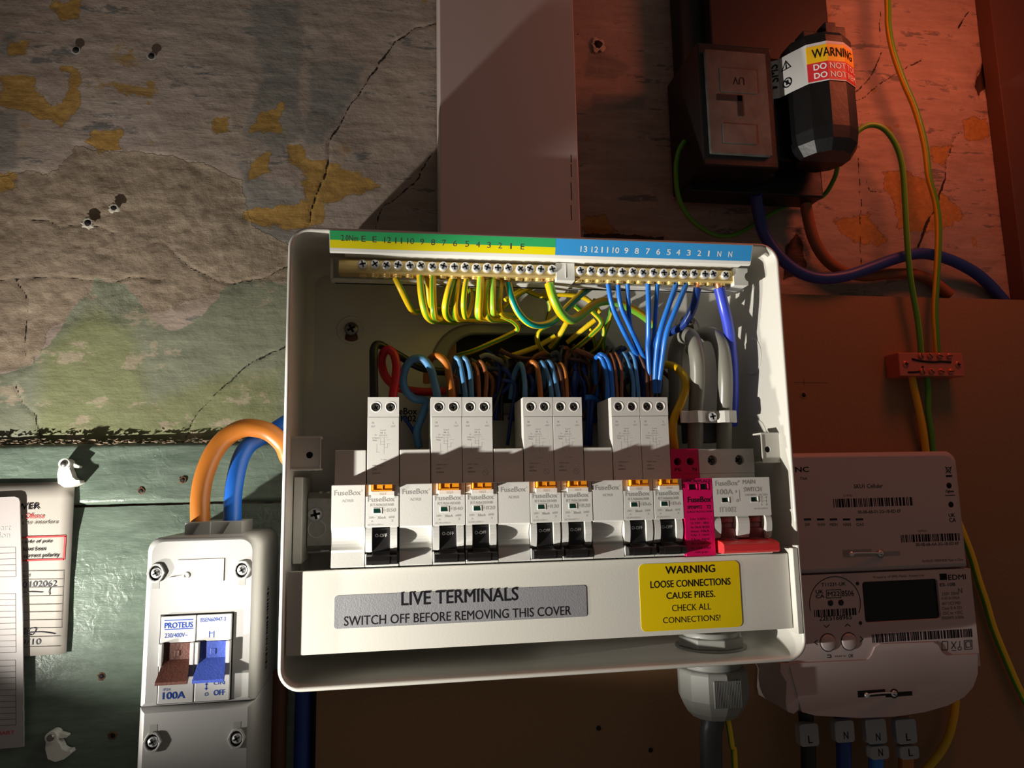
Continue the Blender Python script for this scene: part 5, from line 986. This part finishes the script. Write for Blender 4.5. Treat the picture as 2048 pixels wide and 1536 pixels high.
# connector block
cb_ = thing('earth_connector', 'red plastic earth connector block with slotted brass screws on the brown board', 'connector', (443, 176, 12))
a = U(1801, 752, 27); c = U(1925, 706, 27)
x0_, z0_, x1_, z1_ = a[0], a[1], c[0], c[1]
q = B(); q.box(x0_, x1_, z0_, z1_, 12, 27, 0); q.build('block_body', 'block', cb_, .6)
for (u, w) in ((.1, .5), (.91, .5)):
    q = B(); screw_head(q, x0_+(x1_-x0_)*u, z0_+(z1_-z0_)*w, 27.4, 2.5, 0, 1, ang=.1, dome=.5); q.build('end_screw', ['block', 'hole'], cb_)
for r_i, w in enumerate((.86, .2)):
    for u in (.34, .48, .63, .78):
        q = B(); X, Z = x0_+(x1_-x0_)*u, z0_+(z1_-z0_)*w; q.lathe((X, Z, 27), [(2.2, -.5), (2.2, .8), (1.6, 1.4), (.01, 1.5)], 'H', 18); an = .9+u*3; q.prism([(X+math.cos(an+s1)*1.9, Z+math.sin(an+s1)*1.9) for s1 in (-.14, .14, math.pi-.14, math.pi+.14)], 28, 28.65, 1); q.build('clamp_screw', ['block', 'hole'], cb_)
q = B(); pth = [(x0_+(x1_-x0_)*u, z0_+(z1_-z0_)*w, 27) for u, w in ((.2, .72), (.34, .64), (.5, .6), (.66, .62), (.8, .6))]; q.tube(pth, .8, 8, 0); pth = [(x0_+(x1_-x0_)*u, z0_+(z1_-z0_)*w, 27) for u, w in ((.12, .16), (.3, .2), (.36, .42))]; q.tube(pth, .7, 8, 0); q.build('screw_channel', 'hole', cb_)
wire('earth_cable', 'yellow cable leaving the underside of the red connector', [(1822,745),(1828,775),(1838,820),(1846,862),(1852,905),(1856,950)], [20,20,19,18,16,14], 2.5, 'w_gold', None, None, 'cable')
wire('earth_cable', 'dark green cable leaving the red connector beside the yellow one', [(1853,745),(1856,775),(1856,820),(1862,862),(1866,905),(1868,950)], [20,20,19,18,16,14], 2.0, 'w_g', None, None, 'cable')
wire('earth_cable', 'green and yellow cable emerging at the right of the meter', [(1915,1040),(1941,1106),(1957,1160),(1972,1205),(1986,1253),(2010,1313),(2037,1375),(2062,1420)], [16,17,17,17,17,17,17,17], 2.5, 'w_g', (.2, 'w_y'), None, 'cable', phase=2.4)
wire('earth_cable', 'gold yellow cable curling out below the meter', [(1912,1390),(1908,1430),(1898,1470),(1880,1505),(1850,1540),(1820,1570)], [20,20,20,20,20,20], 2.6, 'w_gold', None, None, 'cable')

# ================================================================ METER
MHt = 50
me_ = thing('smart_meter', 'off-white electricity meter with a blank black display right of the fuse box', 'meter', (370, -45, 12))
mxl = 300; xr = 431.5; zt2 = U(1760, 905, MHt)[1]-1.2; zse = U(1700, 1146, MHt)[1]; ztc = U(1700, 1323, MHt)[1]; zbt = U(1700, 1432, MHt)[1]
B().box(mxl+1, xr-1, zbt+12, zt2-4, 13, 44).build('seam_light_block', 'meter', me_)  # hidden filler block added to stop lamplight leaking through the seam
def rounded_block(name, P1, h0, h1, inset, mtl, parent, rr=1.6):
    q = B(); k = len(P1); cx = sum(p[0] for p in P1)/k; cz = sum(p[1] for p in P1)/k
    wx = max(p[0] for p in P1)-min(p[0] for p in P1); wz = max(p[1] for p in P1)-min(p[1] for p in P1)
    def ins(d): return [(cx+(x-cx)*(1-2*d/wx), cz+(z-cz)*(1-2*d/wz)) for x, z in P1]
    rings_ = [(P1, h0), (P1, h1-inset), (ins(inset*.3), h1-inset*.3), (ins(inset), h1)]
    vs = [(x, z, h) for P, h in rings_ for x, z in P]
    q.add(vs, [(j*k+i, j*k+(i+1) % k, (j+1)*k+(i+1) % k, (j+1)*k+i) for j in range(3) for i in range(k)], 0, True); q.add(vs[-k:], [tuple(range(k))], 0); return q.build(name, mtl, parent)
rounded_block('communications_hub', rrect(mxl, xr+.5, zse+.35, zt2+1.6, [7, 7, .3, .3]), 12, MHt, 3, 'meter', me_)
q = B(); q.plate([(mxl, ztc-8), (xr+2, ztc-8), (xr+2, zse-.35), (mxl, zse-.35)], 0, 0, 0, 12, MHt-.6, [rrect(U(1728, 1200, MHt)[0], U(1880, 1200, MHt)[0], U(1728, 1246, MHt)[1], U(1728, 1164, MHt)[1], 2, 4)], 0, 1, True, 1.6); q.build('meter_body', ['meter', 'lcd'], me_, .3)
# terminal cover with raised shoulder outline
u_ = lambda x, y: U(x, y, MHt+.4)
top = [u_(1955, 1308), u_(1893, 1311), u_(1884, 1305), u_(1876, 1290), u_(1866, 1284), u_(1760, 1288), u_(1750, 1294), u_(1742, 1312), u_(1735, 1320), u_(1600, 1326)]
P = top+[(mxl, ztc), u_(1604, 1424), u_(1630, 1431), u_(1720, 1436), u_(1790, 1433), u_(1850, 1424), u_(1895, 1411), u_(1928, 1394), u_(1946, 1374), u_(1955, 1348)]
q = B(); q.prism(P, 12, MHt+.6, 0); q.build('terminal_shield', 'meter', me_, .8, seg=3)
q = B(); q.prism([u_(1562, 1327), u_(1600, 1326), u_(1601, 1360), u_(1598, 1420), u_(1588, 1428), u_(1576, 1424), u_(1572, 1405), u_(1574, 1365), u_(1562, 1345)], 14, MHt, 0); q.build('shield_lug', 'meter', me_, 1.2, seg=3)
def mt(s, xa, xb, ya, yb, ink='ink', bo=0, hh=MHt+.06, rot=0): text(me_, s, U(xa, ya, hh)[0], U(xb, ya, hh)[0], U((xa+xb)/2, ya, hh)[1], U((xa+xb)/2, yb, hh)[1], hh, ink, bo, rot=rot)
mt('TNC', 1578, 1618, 944, 934, bo=.04); mt('-TN4', 1598, 1614, 960, 954); mt('SKU1 Cellular', 1708, 1766, 976, 968, bo=.01); mt('CHFID', 1687, 1705, 993, 989, 'dgink'); mt('00-0B-6B-01-2G-1B-ED-EF', 1716, 1802, 1026, 1020, bo=.01)
for s_, x in zip(('SW', 'WAN', 'MESH', 'HAN', 'GAS'), (1615, 1642, 1667, 1694, 1720)):
    mt(s_, x-(7 if len(s_) > 2 else 5), x+(8 if len(s_) > 2 else 5), 1052, 1046, 'dgink', .01)
q = B()
for x in (1615, 1641, 1667, 1693, 1719): a = U(x-7, 1041, MHt); c = U(x+7, 1036.5, MHt); q.box(a[0], c[0], a[1], c[1], MHt, MHt+.08)
q.build('status_light', 'lcd', me_)
mt('GPFID', 1836, 1854, 1064, 1060, 'dgink'); mt('00-0B-6B-AA-2G-1B-ED-EF', 1832, 1918, 1091, 1085, bo=.01); mt('PartNo20 1000004028 Made in China', 1845, 1927, 1123, 1118, 'dgink')
def mbar(xa, xb, ya, yb, n_, seed, hh=MHt+.02): bars(me_, U(xa, ya, hh)[0], U(xb, ya, hh)[0], U((xa+xb)/2, yb, hh)[1], U((xa+xb)/2, ya, hh)[1], hh, 'ink', n_, False, seed)
mbar(1666, 1825, 996, 1013, 60, 1); mbar(1801, 1919, 1068, 1083, 50, 2); mbar(1628, 1712, 1218, 1232, 36, 3, MHt-.55); mbar(1743, 1944, 1263, 1280, 80, 4, MHt-.55)
H2 = MHt-.52; m2 = lambda *a, **k: mt(*a, hh=H2, **k)
m2('T11231-UK', 1643, 1692, 1172, 1165, bo=.01); m2('UK', 1632, 1647, 1187, 1180, bo=.03); m2('CA', 1632, 1649, 1196, 1189, bo=.03); m2('M22', 1656, 1680, 1192, 1183, bo=.01); m2('8506', 1684, 1708, 1192, 1181, bo=.01); m2('22E5168965', 1639, 1704, 1240, 1231, bo=.01)
m2('Property of SMS Meter Assets Ltd', 1747, 1848, 1156, 1150, ink='dgink'); m2('EDMI', 1897, 1932, 1159, 1149, bo=.02); m2('ES-10B', 1880, 1911, 1172, 1166, bo=.02)
for k, s_ in enumerate(('230V 50Hz', '0.25-5(100)A', '46Y UC3 MID', 'Class B A 021', '-25C to +55C', 'EN50470-3:2006')): m2(s_, 1884, 1918+k*2, 1190+k*9.6, 1184+k*9.6, ink='dgink')
m2('N', 1917, 1925, 1186, 1176, ink='dgink'); m2('Hold to', 1670, 1692, 1314, 1310, ink='dgink'); m2('OK', 1697, 1707, 1315, 1308)
mt('UK', 1898, 1910, 1034, 1027, bo=.03); mt('CA', 1899, 1912, 1044, 1036, bo=.03); mt('Zigbee', 1891, 1908, 986, 980, bo=.03)
q = B()
def seg_(q, L_, w, hh=H2):
    for i in range(len(L_)-1): ln(q, *L_[i], *L_[i+1], w, hh)
arc = [(1670+51*math.cos(math.radians(a)), 1207-54*math.sin(math.radians(a))) for a in range(-20, 201, 12)]
seg_(q, arc, .22); seg_(q, [(1653, 1196), (1682, 1195), (1682, 1179), (1653, 1180), (1653, 1196)], .18)
for L_ in ([(1648, 1250), (1653, 1255), (1659, 1249)], [(1690, 1253), (1695, 1248), (1701, 1253)], [(1635, 1280), (1629, 1285), (1635, 1290)], [(1720, 1273), (1726, 1278), (1720, 1284)], [(1654, 1310), (1661, 1310), (1662, 1315), (1654, 1315)]): seg_(q, L_, .22)
for L_ in ([(1884, 1283), (1895, 1283), (1895, 1300), (1884, 1300), (1884, 1283)], [(1928, 1281), (1943, 1280), (1944, 1298), (1929, 1299), (1928, 1281)], [(1931, 1284), (1940, 1283), (1941, 1294), (1932, 1295), (1931, 1284)], [(1902, 1283), (1912, 1298)], [(1912, 1283), (1902, 1298)], [(1903, 1301), (1912, 1301)], [(1919, 1282), (1919, 1293)]): seg_(q, L_, .2)
for (x, y, r) in ((1919, 1297, 3.5),): seg_(q, [(x+r*math.cos(a*.628), y+r*math.sin(a*.628)) for a in range(11)], .18)
a = U(1880, 1160, H2); c = U(1893, 1147, H2); q.box(a[0], c[0], a[1], c[1], H2, H2+.04)
hh = MHt+.05
a, c = U(1892, 954, hh), U(1904, 950, hh); q.box(a[0], c[0], a[1], c[1], hh, hh+.04); seg_(q, [(1890, 933), (1902, 947)], .2, hh); seg_(q, [(1903, 933), (1891, 947)], .2, hh); seg_(q, [(1892, 935), (1902, 935), (1900, 944), (1894, 944), (1892, 935)], .2, hh); ln(q, 1890, 991, 1910, 990, .2, hh)
for (x, y) in ((1898, 971), (1902, 1009)): a = U(x, y, hh); q.lathe((a[0], a[1], hh), [(1.9, 0), (1.9, .04), (.01, .05)], 'H', 20)
q.build('printed_symbol', 'ink', me_)
for (x, y, r) in ((1661, 1206, 1.9), (1682, 1205, 1.9), (1715, 1167, 1.2), (1721, 1246, 1.2)):
    a = U(x, y, H2); q = B(); q.lathe((a[0], a[1], H2-.1), [(r, 0), (r, .15), (.01, .16)], 'H', 20); q.build('optical_port', 'lcd', me_)
for (x, y) in ((1656, 1285), (1698, 1283)):
    a = U(x, y, H2); q = B(); q.lathe((a[0], a[1], H2), [(5.4, -.4), (5.4, -.1), (5.0, -.1), (4.9, .9), (4.4, 1.2), (.01, 1.25)], 'H', 32); q.build('push_button', 'meter', me_)
    q = B(); q.lathe((a[0], a[1], H2), [(5.6, -.05), (5.55, .06), (5.1, .06), (5.05, -.05)], 'H', 32, caps=False); q.build('button_gap', 'hole', me_)
# seals
for (xa, xb, y, hh, dark) in ((1686, 1800, 1107, MHt, 0), (1716, 1824, 1387, MHt+.6, 1)):
    a = U(xa, y+8, hh); c = U((xa+xb)/2, y-9, hh); d = U(xb, y-5, hh); e_ = U(xb, y+4, hh)
    q = B(); q.box(a[0], c[0], a[1], c[1], hh-.3, hh+.05); q.box(c[0], d[0], e_[1], d[1], hh-.3, hh+.05); k_ = U((xa+xb)/2+18, y, hh); q.lathe((k_[0], k_[1], hh-.3), [(2.9, 0), (2.9, .4), (.01, .42)], 'H', 24); q.build('seal_slot', 'gland' if not dark else 'hole', me_)
    q = B(); q.tube([(a[0]+4, (a[1]+c[1])/2+.2, hh+3.4), (a[0]+8, (a[1]+c[1])/2+.5, hh+3), (c[0]+1, (a[1]+c[1])/2, hh+1.4), (k_[0]+1, k_[1], hh+.8)], .5, 8); q.lathe((a[0]+4, (a[1]+c[1])/2, hh+3.4), [(1.5, -.6), (1.5, .6), (.01, .7)], 'H', 14); screw_head(q, k_[0], k_[1], hh+.5, 1.9, 0, 1, dome=.4); q.build('wire_seal', ['chrome', 'hole'], me_)
# cables out of the meter with lettered sleeves
MC = [(1617, 'w_black', 'L', None, 'black cable leaving the meter in an L sleeve at the left'), (1688, 'w_dblue', 'N', None, 'dark blue cable leaving the meter in a single N sleeve'),
      (1752, 'w_blue', 'N', 'N', 'blue cable leaving the meter in two N sleeves'), (1812, 'w_orange', 'L', 'L', 'brown cable leaving the meter in two L sleeves')]
for x, m_, s1, s2, lb in MC:
    t = thing('meter_tail', lb, 'cable', (*U(x, 1440, 30), 30), 'tails under the meter')
    L_ = [(x-6, 1425), (x-3, 1470), (x, 1540), (x, 1950)]; B().tube(pts(L_, 30), 4.6, 18).build('insulation', m_, t, recalc=False)
    ys_ = [(1437 if s2 else (1446 if s1 == 'L' else 1440), 1489 if s2 else 1494 if s1 == 'L' else 1486, s1)]
    if s2: ys_.append((1491, 1520, s2))
    for ya, yb, s_ in ys_:
        xx = x+(6 if s2 and ya > 1480 else 0); a = U(xx-16, yb, 38); c = U(xx+18, ya, 38); sl = B().prism(rrect(a[0], c[0], a[1], c[1], 2), 33, 38.4).build('cable_sleeve', 'sleeve', t, .8)
        zc_ = a[1]+3; text(t, s_, (a[0]+c[0])/2-1.5+.5, (a[0]+c[0])/2+1.5+.5, zc_-1.0, zc_+3.4, 38.5, 'ink', .01)
flush_text()
